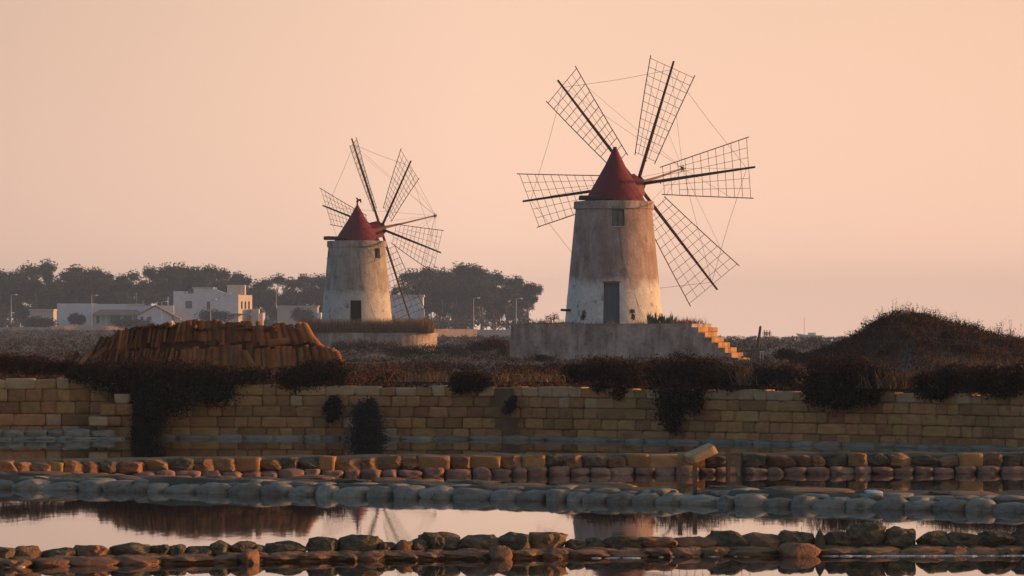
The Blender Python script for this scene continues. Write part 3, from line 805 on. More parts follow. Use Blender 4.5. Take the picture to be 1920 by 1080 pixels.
    for i in range(6):
        a = 2 * math.pi * i / 6
        dirv = E1 * math.cos(a) + E2 * math.sin(a); tan = -E1 * math.sin(a) + E2 * math.cos(a)
        aw, bw = widths[i]
        side = (tan * aw + Nn * bw); hwO = side.length * Ls; side.normalize()
        mb = MB(); mb.tube(hubp, hubp + dirv * Ls * .35, .095, .085, 8); mb.tube(hubp + dirv * Ls * .35, hubp + dirv * Ls, .085, .055, 8)
        mb.tube(hubp + dirv * Ls * .2, hubp + dirv * Ls * .2 + side * .15, .03, .03, 5)
        spar = mb.build('spar', 'wood', root)
        r0, r1 = .225 * Ls, .945 * Ls; hwI = hwO * .47
        q = lambda t, s: hubp + dirv * (r0 + (r1 - r0) * t) + side * (s * (hwI + (hwO - hwI) * t)) + Nn * (.02 - .05 * abs(s) * math.sin(t * 3.1))
        mb = MB(); rs = random.Random(i * 7 + int(cx))
        nb = 11
        for k in range(nb + 1):
            t = k / nb
            mb.path([q(t, -1), q(t, 0), q(t, 1)], .017, 4)
        for s in (-1, 1): mb.path([q(-.03, s)] + [q(t, s) for t in (.33, .66)] + [q(1.03, s)], .026, 5)
        for s in (-.67, -.34, .34, .67):
            t0 = .0 if abs(s) < .5 else (0.0 if i % 2 else 2 / nb)
            if rs.random() < .2: t0 = 2 / nb
            mb.path([q(t, s) for t in np.linspace(t0, 1, 4)], .0135, 4)
        mb.build('sail_frame', 'lath', spar)
        tips.append((hubp + dirv * Ls * .93, q(.78, 1), q(.78, -1)))
    mb = MB()
    for i in range(6):
        a, b = tips[i], tips[(i + 1) % 6]
        mm = (a[0] + b[0]) / 2 - (((a[0] + b[0]) / 2 - hubp).normalized() * .06)
        mb.path([a[0], mm, b[0]], .011, 4)
    mb.build('tip_rope', 'wire', root)
    for i in range(6):
        mb = MB(); mb.tube(tip, tips[i][0], .009, .009, 4); mb.tube(tip, tips[i][1 + i % 2], .007, .007, 4); mb.build('stay_wire', 'wire', root)
    # tail beam lying on the rim
    xl, xr, yy, rr_ = tail
    mb = MB(); a = Vector(((xl - cx) / px, -.9, (base_y - yy) / px)); b = Vector(((xr - cx) / px, -1.5, (base_y - yy) / px - .03))
    mb.tube(a, b, rr_, rr_ * .9, 8); mb.tube(a + Vector((.25, .5, .05)), b + Vector((-.3, .4, .04)), rr_ * .8, rr_ * .7, 8)
    mb.box(b + Vector((-.1, .0, .04)), (.5, .35, .16))
    mb.build('tail_beam', 'wood', root)
    # thin rope hanging down the tower face
    mb = MB(); mb.path([P(4, Hr * .92, -.03), P(10, Hr * .55, -.04), P(34, Hr * .06, -.05)], .009, 4); mb.build('furling_rope', 'wire', root)
    return root, base

m1, m1b = mill('windmill', 'larger windmill with closed blue door, standing on the stepped stone platform', 1151, 36.0, 608, 378, 2.56, 2.0, .40, 1.60, .06, 277, (1197, 343),
     ((216, -28), (48.5, 247), -129, 27.6), 5.3,
     [(.218, -.056), (.238, -.045), (.22, -.05), (.216, -.070), (.235, -.095), (.195, -.01)],
     [(-4.3, 9.8, .02, 2.22), (5.2, 9.0, 5.02, 5.94)], 'plaster_a', False, (1086, 1142, 372, .13))
m2, m2b = mill('windmill', 'smaller hazier windmill with dark open doorway and finial on its red cap', 669, 26.0, 609, 452, 2.58, 2.06, .45, 1.66, .04, 385, (713, 428),
     ((115, 47.5), (-2.3, 170), -130, 59.9), 5.06,
     [(.215, -.06), (.215, -.06), (.22, -.06), (.215, -.07), (.215, -.10), (.215, -.03)],
     [(.5, 9.2, .02, 1.75), (47, 7.4, 4.72, 5.5), (-74, 6.5, 4.75, 5.3)], 'plaster_b', True, (609, 650, 447, .14))

mb = MB(); mb.tube((-2.2, -1.0, .72), (-2.78, -1.1, .74), .07, .06, 8); mb.build('water_spout', 'wood', m1)
# ------------------------------------------------------------------ platforms
A = R(12); U = Vector((math.cos(A), -math.sin(A), 0)); V_ = Vector((math.sin(A), math.cos(A), 0))
GZ = .90
ptop = m1b.z - .0
plat = thing('stone_platform', Vector((m1b.x, m1b.y, GZ)), 'rendered grey platform with lit stone steps carrying the larger windmill', 'platform')
T = lambda u, v, z: U * u + V_ * v + Vector((0, 0, z))
hz_ = ptop - GZ
mb = MB()
poly = [(-4.82, -3.1), (4.62, -3.1), (4.62, 3.1), (-4.82, 3.1)]
nx_ = 26
vs_ = []
for (z, g) in ((-.3, .06), (hz_ - .0, 0)):
    for (u, v) in poly: vs_.append(T(u * (1 + g / 5), v * (1 + g / 3), z))
mb.add(vs_, [(0, 1, 5, 4), (1, 2, 6, 5), (2, 3, 7, 6), (3, 0, 4, 7), (4, 5, 6, 7)])
mb.build('platform_body', 'plaster_c', plat)
mb = MB()
cz = hz_ + .025
vs_ = [T(u * 1.006, v * 1.01, z) for z in (hz_ - .03, cz) for (u, v) in poly]
mb.add(vs_, [(0, 1, 5, 4), (1, 2, 6, 5), (2, 3, 7, 6), (3, 0, 4, 7), (4, 5, 6, 7)]); mb.build('coping', 'plaster_c', plat)
nst = 7; rise = hz_ / (nst + .4); runl = .345
for k in range(nst):
    u0 = 4.62 + k * runl; top = hz_ - (k + .6) * rise; w0 = -3.1 + .0; w1 = w0 + (6.1 if k < 1 else 3.75)
    mb = MB(); vs_ = [T(u, v, z) for z in (-.3, top) for (u, v) in ((u0 - .02, w0 + .004 * k), (u0 + runl, w0 + .004 * k), (u0 + runl, w1), (u0 - .02, w1))]
    mb.add(vs_, [(0, 1, 5, 4), (1, 2, 6, 5), (2, 3, 7, 6), (3, 0, 4, 7), (4, 5, 6, 7)])
    st = mb.build('step', 'plaster_c', plat)
    for q in range(4):
        wv = (w1 - w0) / 4
        put('tread_block', BLOCK[(k * 3 + q) % 16], st, T(u0 + runl / 2 + .02, w0 + wv * (q + .5), top - rise / 2 + .01), (runl + .02, wv - .02, rise - .02), (0, 0, -A))
# second platform: rounded
plat2 = thing('stone_platform', Vector((m2b.x, m2b.y, GZ + .2)), 'low rounded platform under the smaller windmill, topped with dry grass', 'platform')
mb = MB(); z2 = at(669, 625, F / 26).z - GZ - .2
pl = []
for i in range(56):
    t = 2 * math.pi * i / 56
    c_, s2 = math.cos(t), math.sin(t); pw = .62
    pl.append(((abs(c_) ** pw) * math.copysign(1, c_) * 4.95 + .85, (abs(s2) ** pw) * math.copysign(1, s2) * 4.2))
mb.prism(pl, -.4, z2); mb.build('platform_body', 'plaster_c', plat2)
mb = MB(); mb.prism([(a * 1.008, b * 1.008) for a, b in pl], z2 - .10, z2 + .03); mb.build('coping', 'plaster_c', plat2)

# ------------------------------------------------------------------ dry grass on the platforms and the mound
def grass_obj(name, base_pts, h, wd, m, lean=.25):
    v, t = blades(base_pts, h, wd, lean); return obj(name, np_mesh(name, v, t, m))
n_ = 26000
b_ = np.stack([RG.uniform(-4.0, 5.5, n_), RG.uniform(-3.9, 3.8, n_), np.full(n_, z2)], 1)
keep = (b_[:, 0] ** 2 + b_[:, 1] ** 2 > 2.55 ** 2) & (RG.random(n_) < np.clip(.35 + .65 * (b_[:, 1] < 0), 0, 1)); b_ = b_[keep]
b_ += np.array(plat2.location)
o = grass_obj('dry_grass', b_, 1.0, .020, 'dry_grass', .10); tag(o, 'thick dry grass around the foot of the smaller windmill', 'grass', kind='stuff')
n_ = 5200
uu = RG.uniform(-4.5, 4.6, n_); vv = RG.uniform(-3.0, 2.9, n_)
keep = (uu ** 2 + vv ** 2 > 2.6 ** 2) & (noise_keep := np.array([noise.noise(Vector((a * .8, b * .8, 3))) > -.12 for a, b in zip(uu, vv)])); uu, vv = uu[keep], vv[keep]
b_ = np.array([list(T(a, b, hz_) + plat.location) for a, b in zip(uu, vv)])
hh = .10 + .30 * RG.random(len(b_)) ** 3 + .12 * (uu > 2.2)
o = grass_obj('dry_grass', b_, hh, .016, 'dry_grass', .3); tag(o, 'thin dry weeds on the platform of the larger windmill', 'grass', kind='stuff')
# mound grass
pts = []
while len(pts) < 26000:
    X = random.uniform(8.5, 24); Y = 150 + random.gauss(0, 4)
    mz = mound_z(X, Y)
    if mz > .12: pts.append((X, Y, ground_z(X, Y) - .02))
pts = np.array(pts)
tall = RG.random(len(pts)) ** 4
hh = .16 + .38 * tall
v, t = blades(pts, hh, .016, .3)
nleaf = 30000
idx = RG.integers(0, len(pts), nleaf); lc = pts[idx] + np.stack([RG.normal(0, .1, nleaf), RG.normal(0, .1, nleaf), RG.random(nleaf) * .35], 1)
v2, t2 = leaves(lc, .05)
tint = np.concatenate([np.repeat(np.where(RG.random((len(pts), 1)) < .35, np.array([[.14, .062, .026]]), np.array([[.055, .032, .018]])), 3, 0), np.repeat(np.where(RG.random((nleaf, 1)) < .4, np.array([[.028, .026, .016]]), np.array([[.07, .03, .018]])), 3, 0)])
o = obj('mound_grass', np_mesh('mound_grass', np.concatenate([v, v2]), np.concatenate([t, t2 + len(v)]), 'leaf_mix', tint)); tag(o, 'dry grass and low weeds covering the earth mound', 'grass', kind='stuff')
# tall stalks along the crest
st_pts = []
for k in range(760):
    x = random.gauss(1720, 62) if k < 560 else (random.uniform(1580, 1910) if k < 690 else random.gauss(1882, 14))
    X = (x - 960) * 150 / F; Y = 150 + random.uniform(-1.5, 2.5); st_pts.append((X, Y, ground_z(X, Y) - .02))
st_pts = np.array(st_pts)
v, t = blades(st_pts, (.26 + .42 * RG.random(len(st_pts)) ** 2 + .25 * (np.arange(len(st_pts)) >= 690)), .015, .22)
tipl = v.reshape(-1, 3, 3)[:, 2, :]; lc = np.repeat(tipl, 8, 0) - np.stack([np.zeros(len(tipl) * 8)] * 2 + [RG.random(len(tipl) * 8) * .2], 1) + RG.normal(0, .025, (len(tipl) * 8, 3))
v2, t2 = leaves(lc, .03)
tt = np.tile(np.array([[.05, .034, .02]]), (len(v) + len(v2), 1))
o = obj('tall_weeds', np_mesh('tall_weeds', np.concatenate([v, v2]), np.concatenate([t, t2 + len(v)]), 'leaf_mix', tt)); tag(o, 'tall seeding weeds along the crest of the mound', 'weeds', kind='stuff')

# clumps that break the slope of the mound
for k in range(26):
    x = random.uniform(1560, 1910); Y = 150 + random.uniform(-6, 1.0); X = (x - 960) * Y / F
    z = ground_z(X, Y); n_ = 420; r_ = random.uniform(.25, .55)
    P0 = lobe_pts(n_, (0, 0, r_ * .35), (r_, r_, r_ * .6), .3); v, t = leaves(P0, .05, .42, .5)
    rt = thing('mound_shrub', (X, Y, z), 'low weedy shrub growing on the slope of the earth mound', 'shrub', 'low shrubs on the mound')
    obj('foliage', np_mesh('foliage', v, t, random.choice(['leaf_dark', 'leaf_red', 'leaf_red'])), rt)
# aloe on the platform
al = thing('aloe_plant', plat.location + T(2.75, -2.75, hz_), 'spiky green aloe clump on the platform by the larger windmill', 'plant')
mb = MB(); rr = random.Random(9)
for (ox, n_) in ((-.35, 15), (.0, 18), (.42, 16), (.75, 10)):
    for k in range(n_):
        a = rr.uniform(0, 2 * math.pi); L = rr.uniform(.35, .72) * (1 if ox < .6 else .8); s = rr.uniform(.15, .75)
        p0 = Vector((ox + rr.uniform(-.1, .1), rr.uniform(-.15, .15), 0)); d = Vector((math.cos(a) * s, math.sin(a) * s, 1)).normalized()
        p1 = p0 + d * L * .6; p2 = p0 + (d + Vector((0, 0, .25))).normalized() * L
        mb.tube(p0, p1, .045, .038, 5); mb.tube(p1, p2, .038, .004, 5)
mb.build('leaves', 'aloe', al)

# ------------------------------------------------------------------ shrubs on and below the wall, each its own bush
def wy(x, d=.0): return wall_pt(x).y + d
def bush(label, lobes, Y, m, n=4200, leaf=.040, dz=.55, name='shrub', group=None, up=.1, shell=.35, tips=None, d=None):
    yf = (lambda x: wy(x, d)) if d is not None else (lambda x: Y)
    xs_ = [l[0] for l in lobes]; cx = sum(xs_) / len(xs_)
    yb = max(l[1] + l[3] for l in lobes)
    loc = at(cx, yb, Y)
    root = thing(name, loc, label, 'shrub', group)
    tot = sum(l[2] * l[3] for l in lobes)
    P_ = []
    for (x, y, rx, ry) in lobes:
        c = at(x, y, yf(x) - (.2 if d is not None and y > 735 else 0)) - loc; k = Y / F
        P_.append(lobe_pts(int(n * rx * ry / tot), c, (rx * k, max(.18, dz * rx * k), ry * k), shell))
        # a few outlying twigs break up the outline
        q = lobe_pts(int(n * .10 * rx * ry / tot), c, (rx * k * 1.12, dz * rx * k, ry * k * 1.14), .9); P_.append(q)
    P_ = np.concatenate(P_)
    v, t = leaves(P_, leaf, .42, up)
    obj('foliage', np_mesh('foliage', v, t, m), root)
    if tips:
        Q = []
        for (x, y, rx, ry) in lobes:
            if y > 730: continue
            c = at(x, y, yf(x)) - loc; k = Y / F
            q = lobe_pts(int(n * .5 * rx * ry / tot), c + Vector((0, 0, ry * k * .22)), (rx * k * 1.04, dz * rx * k * 1.05, ry * k * .92), .8); Q.append(q[q[:, 2] > c.z + ry * k * .15])
        if Q:
            v, t = leaves(np.concatenate(Q), leaf * .9, .35, .5); tag(obj('red_tips', np_mesh('red_tips', v, t, tips), root), kind='stuff')  # red-brown leaves around the upper part of the lobes
    mb = MB()
    for k in range(min(len(lobes) * 4, 14)):
        l = lobes[k % len(lobes)]; c = at(l[0], l[1], yf(l[0])) - loc
        mb.tube(Vector((c.x * .3, 0, c.z * .2)), c + Vector((random.uniform(-.5, .5) * l[2] * Y / F, random.uniform(-.1, .1), .5 * l[3] * Y / F)), .016, .005, 4)
    mb.build('stems', 'bark', root)
    return root
SH = [
 ('blackish shrub sprawling below the left half of the tile pile', [(150, 704, 26, 16), (195, 708, 38, 28), (240, 710, 40, 36), (285, 715, 42, 38), (330, 705, 34, 28), (228, 735, 26, 18)], 285, -.3, 'leaf_dark', 8500),
 ('long black shrub trailing down to the water through the wall break', [(292, 745, 36, 36), (284, 785, 30, 40), (270, 815, 24, 26), (330, 752, 34, 30), (262, 765, 18, 40), (262, 805, 17, 26)], 290, -.5, 'leaf_dark', 6500),
 ('dark shrub draped over the wall below the middle of the tile pile', [(380, 705, 44, 26), (430, 712, 44, 24), (405, 738, 40, 24), (355, 735, 34, 32), (478, 705, 30, 18)], 410, .0, 'leaf_dark', 6500),
 ('low dark shrub over the wall under the right end of the tile pile', [(548, 712, 34, 22), (590, 705, 40, 28), (632, 700, 26, 24), (560, 728, 24, 10)], 590, .05, 'leaf_dark', 5200),
 ('small dark tuft rooted in the face of the wall', [(624, 768, 19, 22), (628, 752, 12, 12), (620, 785, 9, 9)], 624, -.12, 'leaf_dark', 1600),
 ('blue-grey bush rising from the water against the wall', [(688, 800, 32, 32), (684, 775, 26, 24), (696, 758, 12, 14), (675, 822, 24, 10), (706, 822, 22, 9)], 690, -.45, 'leaf_grey', 4200),
 ('small green tuft growing from a joint of the wall', [(958, 758, 11, 13), (950, 770, 9, 8), (963, 748, 7, 8)], 957, -.12, 'leaf_grey', 900),
 ('round dark shrub sitting on the wall edge', [(872, 718, 28, 22), (898, 718, 24, 18), (860, 728, 14, 10)], 878, -.05, 'leaf_dark', 2800),
 ('dark shrub with a purple tip hanging over the wall', [(1085, 702, 34, 20), (1130, 700, 40, 28), (1175, 705, 36, 28), (1165, 735, 22, 14), (1130, 728, 18, 10)], 1130, .0, 'leaf_dark', 5400),
 ('big black shrub with a long tongue hanging far down the wall', [(1235, 705, 30, 32), (1280, 700, 40, 34), (1325, 705, 40, 32), (1370, 712, 32, 22), (1265, 745, 42, 28), (1258, 778, 30, 26), (1263, 802, 14, 14), (1300, 750, 20, 30)], 1285, -.08, 'leaf_dark', 9000),
 ('mid-sized greyish shrub on the wall beside a dry tuft', [(1440, 708, 30, 20), (1480, 706, 26, 20), (1420, 718, 16, 10)], 1455, .1, 'leaf_grey', 3000),
 ('large dome-shaped dark shrub bulging over the wall below the mound', [(1550, 715, 46, 40), (1595, 707, 54, 40), (1638, 720, 38, 34), (1578, 746, 48, 26), (1530, 742, 26, 22), (1625, 742, 28, 20)], 1585, -.08, 'leaf_dark', 9000),
 ('flat black shrub over the wall under the right foot of the mound', [(1745, 722, 36, 24), (1790, 712, 40, 26), (1830, 716, 36, 26), (1760, 738, 40, 12)], 1790, -.02, 'leaf_dark', 6000),
 ('dark shrub with rusty top on the last stretch of wall', [(1865, 716, 36, 28), (1910, 712, 36, 28), (1950, 715, 30, 26), (1890, 735, 36, 12)], 1900, .0, 'leaf_dark', 5200),
 ('rust-red shrub on top of the higher wall', [(15, 684, 30, 18), (60, 686, 36, 18), (100, 690, 26, 14)], 50, .5, 'leaf_red', 3600),
 ('dark shrub with a round hollow beside the stepped blocks', [(150, 705, 22, 16), (172, 698, 24, 18), (130, 692, 22, 14)], 155, .25, 'leaf_dark', 2600),
]
for (lab, lobes, xw, d, m, n_) in SH:
    big = 1.1 if n_ > 2000 else 1.0
    bush(lab, [(x, y, rx * big, ry * big) for (x, y, rx, ry) in lobes], wy(xw, d), m, int(n_ * 1.25), tips='leaf_red', d=d)
# ground-level individual bushes beyond the wall
for (lab, lobes, Y, m, n_) in [
 ('dark rounded bush in front of the long platform wall', [(1015, 672, 14, 8), (1030, 674, 10, 6)], 205, 'leaf_dark', 1100),
 ('dark bush on the flat ground right of the leaning post', [(1475, 664, 26, 12), (1500, 668, 22, 9)], 200, 'leaf_dark', 2200),
 ('hazy grey bushes with rusty crown next to the platform edge', [(925, 645, 30, 14), (945, 655, 14, 20), (900, 650, 30, 12)], 236, 'leaf_red', 3200),
 ('long grey-green bush below the smaller windmill', [(820, 655, 60, 12), (760, 660, 50, 10), (870, 660, 40, 14)], 245, 'leaf_grey', 4200),
 ('brown bush growing against the rounded platform', [(640, 650, 30, 12), (680, 648, 34, 13), (725, 650, 36, 12), (765, 655, 34, 9)], 290, 'leaf_mix2', 5200),
 ('grey scrub bush by the moored boat', [(1535, 640, 14, 7), (1520, 638, 10, 8), (1550, 644, 12, 6)], 420, 'leaf_grey', 900)]:
    if m == 'leaf_mix2': m = 'leaf_red'
    bush(lab, lobes, Y, m, n_, leaf=.06 if Y > 150 else .04)

for (lab, lobes, m, n_) in [('dark dry weed against the tower foot on the hinge side of the blue door', [(1095, 588, 5, 9), (1093, 596, 6, 6)], 'leaf_dark', 420), ('small round dark weed against the tower between blue door and aloe', [(1185, 584, 6, 6), (1187, 594, 5, 8)], 'leaf_dark', 420), ('rusty dry weeds at the outer corner of the long platform', [(1030, 597, 12, 8), (1042, 594, 8, 10)], 'leaf_red', 380)]:
    bush(lab, lobes, 219.2, m, n_, leaf=.04, name='weed')
# scrub ground cover: one mass nobody could count
def scrub(name, label, N, region, palette, size, per=26, leaf=.05):
    cs, tints, sz = [], [], []
    tries = 0
    while len(cs) < N and tries < N * 8:
        tries += 1
        x, y, = region()
        Y = y; X = (x - 960) * Y / F
        z = ground_z(X, Y)
        if noise.noise(Vector((X * .35, Y * .10, 8))) < -.25: continue
        cs.append((X, Y, z)); sz.append(size * random.uniform(.5, 1.35)); 
        tints.append(palette[min(len(palette) - 1, int(len(palette) * (max(0, min(.999, .5 + .9 * noise.noise(Vector((X * .28, Y * .07, 2))) + random.gauss(0, .12))))))])
    cs = np.array(cs); sz = np.array(sz); tints = np.array(tints)
    d = unit(len(cs) * per); d[:, 2] = np.abs(d[:, 2])
    S = np.repeat(sz, per)[:, None]
    p = np.repeat(cs, per, 0) + d * S * np.array([1.15, 1.15, .8]) * (.5 + .5 * RG.random((len(cs) * per, 1)))
    v, t = leaves(p, leaf * (S[:, 0] / size), .4, .5)
    tt = np.repeat(np.repeat(tints, per, 0) * (.8 + .4 * RG.random((len(cs) * per, 1))), 3, 0)
    o = obj(name, np_mesh(name, v, t, 'leaf_mix', tt)); tag(o, label, 'scrub', kind='stuff'); return o
RED = [(.02, .014, .010), (.035, .018, .011), (.065, .024, .012), (.10, .036, .015), (.11, .055, .026), (.05, .032, .018), (.022, .02, .014)]
def reg_a():
    t = random.random(); x = random.uniform(-60, 1990); Y = 99 + 60 * t ** 1.3
    return x, max(Y, wy(x, .6))
scrub('low_scrub', 'rust-brown salt scrub covering the ground behind the wall', 5600, reg_a, RED, .32, 40, .05)
GRY = [(.04, .04, .032), (.055, .05, .038), (.08, .062, .046), (.06, .045, .033), (.10, .08, .06), (.04, .038, .03)]
scrub('low_scrub', 'greyish scrub on the flats around the platforms', 3600, lambda: (random.uniform(-60, 1990), 155 + 160 * random.random() ** 1.2), GRY, .30, 22, .07)
scrub('far_scrub', 'hazy scrub on the far flats before the road', 4200, lambda: (random.uniform(-60, 1990), 320 + 480 * random.random()), GRY, .55, 16, .16)
# dry straw tufts by the wall
def tuft(xpx, y0, Y, n_, spread, h):
    c = at(xpx, y0, Y); k = n_
    return np.stack([RG.normal(c.x, spread, k), RG.normal(Y, .25, k), np.full(k, c.z)], 1), np.full(k, h)
bp, bh = [], []
for (x, y, d, n_, sp, h) in [(1690, 728, .35, 700, .35, .36), (1400, 722, .3, 420, .14, .40), (1480, 705, 1.5, 300, .2, .3), (810, 716, .5, 300, .35, .25), (1010, 716, .5, 300, .5, .22), (1860, 700, 3, 300, .5, .35)]:
    a, b = tuft(x, y, wy(x, d), n_, sp, h); bp.append(a); bh.append(b)
v, t = blades(np.concatenate(bp), np.concatenate(bh), .012, .5)
o = obj('straw_tufts', np_mesh('straw_tufts', v, t, 'dry_grass')); tag(o, 'tufts of pale dry straw between the shrubs on the wall', 'grass', kind='stuff')

# ------------------------------------------------------------------ post and stand near the steps
Y = 205.0
b = at(1421, 678, Y); px_ = F / Y
ps = thing('leaning_post', b, 'dark leaning timber post on a low block beside the steps', 'post')
mb = MB(); mb.tube((-.02, 0, .55), (.12, 0, 1.66), .075, .06, 8); mb.tube((.12, 0, 1.66), (.125, 0, 1.72), .06, .03, 8); mb.build('post', 'wood', ps)
mb = MB(); mb.box((-.08, .1, .30), (.34, .4, .62)); mb.box((-.08, .1, .63), (.42, .46, .05)); mb.build('base_block', 'dark_stone', ps)
b = at(1428, 678, Y - .3)
fr2 = thing('wooden_trestle', b, 'small pale wooden frame standing in front of the leaning post', 'frame')
for s in (-.06, .07):
    mb = MB(); mb.box((s, 0, .2), (.045, .05, .62)); mb.build('leg', 'pale_board', fr2)
mb = MB(); mb.box((.02, 0, .48), (.22, .06, .06)); mb.build('crossbar', 'pale_board', fr2)
b = at(1405, 679, Y - 1); mb = MB(); mb.box((0, 0, .05), (.5, .2, .03), Matrix.Rotation(R(8), 3, 'Y')); mb.box((.1, .1, .09), (.36, .1, .03), Matrix.Rotation(R(-6), 3, 'Y'))
tag(mb.build('loose_board', 'pale_board', loc=b), 'pale board lying on the ground at the bottom step', 'board')

# ------------------------------------------------------------------ far buildings
YB = 900.0; pb = F / YB
def bx(mb, x0, x1, y0, y1, d0, depth, Y=YB):
    """a block whose front face fills the picture box at distance Y + d0"""
    a = at(x0, y1, Y); b = at(x1, y0, Y)
    return (Vector(((a.x + b.x) / 2, Y + d0 + depth / 2, (a.z + b.z) / 2)), (b.x - a.x, depth, b.z - a.z))
def part_boxes(name, m, root, specs, Y=YB):
    mb = MB()
    for s in specs:
        c, d = bx(mb, *s, Y=Y); mb.box(c - root.location, d)
    return mb.build(name, m, root)
def win(root, x0, x1, y0, y1, d0, Y=YB, m='glass_dark'):
    mb = MB(); c, d = bx(mb, x0, x1, y0, y1, d0, .12, Y=Y); mb.box(c - root.location, d); w_ = mb.build('window', m, root)
    mb = MB(); wd, hd = d[0], d[2]
    mb.box(c - root.location + Vector((0, -.04, -hd / 2 - .05)), (wd + .2, .2, .09)); mb.build('sill', 'white_wall', w_)
villa = thing('white_house', at(395, 618, YB), 'tall white flat-roofed villa with lit end wall and three slit windows', 'house')
part_boxes('wall', 'white_wall', villa, [(325, 345, 546, 622, 0, 9), (345, 363, 551, 622, .05, 9), (363, 399, 541, 622, 0, 8.5), (399, 447, 552, 622, -.1, 6)])
# sloped parapet between roof levels
mb = MB(); a = at(399, 541, YB); b = at(430, 552, YB); L0 = villa.location
mb.add([Vector(q) - L0 for q in ((a.x, YB + .1, b.z), (b.x, YB + .1, b.z), (a.x, YB + .1, a.z), (a.x, YB + 8, b.z), (b.x, YB + 8, b.z), (a.x, YB + 8, a.z))], [(0, 1, 2), (3, 5, 4), (1, 4, 5, 2), (0, 2, 5, 3)]); mb.build('parapet', 'white_wall', villa)
mb = MB(); c, d = bx(mb, 360, 401, 538.5, 541, -.2, 9.2); mb.box(c - L0, d); mb.build('roof', 'pale_board', villa)
# angled wing whose end wall takes the sun
wing = MB(); a0 = at(447, 622, YB); z0 = a0.z; z1 = at(447, 553, YB).z; xr = at(470, 553, YB).x
yb0, yb1 = YB - .1, YB + 5.4
wing.add([Vector(q) - L0 for q in ((a0.x, yb0, z0), (xr, yb1, z0), (xr, yb1, z1), (a0.x, yb0, z1), (a0.x - 3, yb0 + 6, z0), (a0.x - 3, yb0 + 6, z1))], [(0, 1, 2, 3), (4, 0, 3, 5), (1, 4, 5, 2), (3, 2, 5)])
wing.build('end_wall', 'cream_wall', villa)
def on_end(t0, t1, y0, y1, name, m):
    p = lambda t, z, o: Vector((a0.x + (xr - a0.x) * t, yb0 + (yb1 - yb0) * t, z)) + Vector((.9, -.42, 0)) * o - L0
    za, zb = at(450, y1, YB).z, at(450, y0, YB).z
    mb = MB(); vs_ = [p(t0, za, .05), p(t1, za, .05), p(t1, zb, .05), p(t0, zb, .05), p(t0, za, -.2), p(t1, za, -.2), p(t1, zb, -.2), p(t0, zb, -.2)]
    mb.add(vs_, [(0, 1, 2, 3), (4, 0, 3, 7), (1, 5, 6, 2), (3, 2, 6, 7), (0, 4, 5, 1)]); mb.build(name, m, villa)
for t in (.24, .50, .76): on_end(t - .05, t + .05, 565, 579, 'window', 'inside_shade')
win(villa, 348, 360, 564.5, 578, -.06); win(villa, 388, 395, 565, 579, -.08); win(villa, 353, 363, 542, 550, .1)
tb = MB(); c, d = bx(tb, 424, 450, 534, 553, 3, 5); tb.box(c - L0, d); tb.build('roof_tower', 'cream_wall', villa)
tb = MB(); c, d = bx(tb, 450, 457, 534, 553, 3.4, 4.2); tb.box(c - L0, d); tb.build('chimney', 'cream_wall', villa)
for (x0, x1, y0, y1) in [(411, 413, 549, 553), (431, 433, 548, 553), (313, 316, 556, 575)]:
    tb = MB(); c, d = bx(tb, x0, x1, y0, y1, 1, .4); tb.box(c - L0, d); tb.build('chimney', 'white_wall', villa)
part_boxes('terrace_wall', 'cream_wall', villa, [(470, 484, 579, 612, 2, 4), (484, 491, 587, 612, 3, 3)])
mb = MB(); c, d = bx(mb, 434, 470, 588, 590.5, -2, 3); mb.box(c - L0, d); mb.build('porch_roof', 'roof_tiles', villa)

low = thing('low_building', at(215, 618, YB - 4), 'long low white building with a tiled veranda and flat roof', 'house')
L0 = low.location; YL = YB - 4
part_boxes('wall', 'white_wall', low, [(107, 173, 569, 622, 0, 10), (173, 270, 570, 622, 1.2, 9), (270, 325, 573, 622, 1, 8)], Y=YL)
mb = MB(); c, d = bx(mb, 240, 270, 569.5, 573, .9, 9, Y=YL); mb.box(c - L0, d); mb.build('cornice', 'cream_wall', low)
mb = MB(); p0 = at(173, 590, YL); p1 = at(268, 580.5, YL)
mb.add([Vector(q) - L0 for q in ((p0.x, YL - 1.6, p0.z), (p1.x, YL - 1.6, p0.z), (p1.x - 1.5, YL + 1.2, p1.z), (p0.x + 1.5, YL + 1.2, p1.z), (p0.x, YL - 1.6, p0.z - .15), (p1.x, YL - 1.6, p0.z - .15), (p1.x, YL + 1.2, p0.z - .15), (p0.x, YL + 1.2, p0.z - .15))],
       [(0, 1, 2, 3), (4, 5, 1, 0), (5, 6, 2, 1), (7, 4, 0, 3), (7, 6, 5, 4)]); mb.build('veranda_roof', 'roof_tiles', low)
for x in (179, 189, 200, 228, 250):
    mb = MB(); c, d = bx(mb, x - .8, x + .8, 590, 613, -1.3, .2, Y=YL); mb.box(c - L0, d); mb.build('column', 'white_wall', low)
for x0, x1 in ((180, 188), (206, 226), (232, 246)): win(low, x0, x1, 592, 606, 1.1, Y=YL)
gab = thing('gabled_house', at(290, 618, YB - 9), 'small white gabled house with grey-brown roof slopes', 'house')
L0 = gab.location; YG = YB - 9
pr = [at(258, 622, YG), at(322, 622, YG), at(322, 592, YG), at(291, 575, YG), at(258, 592, YG)]
mb = MB(); vs_ = [q - L0 for q in pr] + [q - L0 + Vector((0, 7, 0)) for q in pr]
mb.add(vs_, [(0, 1, 2, 3, 4), (9, 8, 7, 6, 5), (1, 6, 7, 2), (5, 0, 4, 9)]); mb.build('wall', 'white_wall', gab)
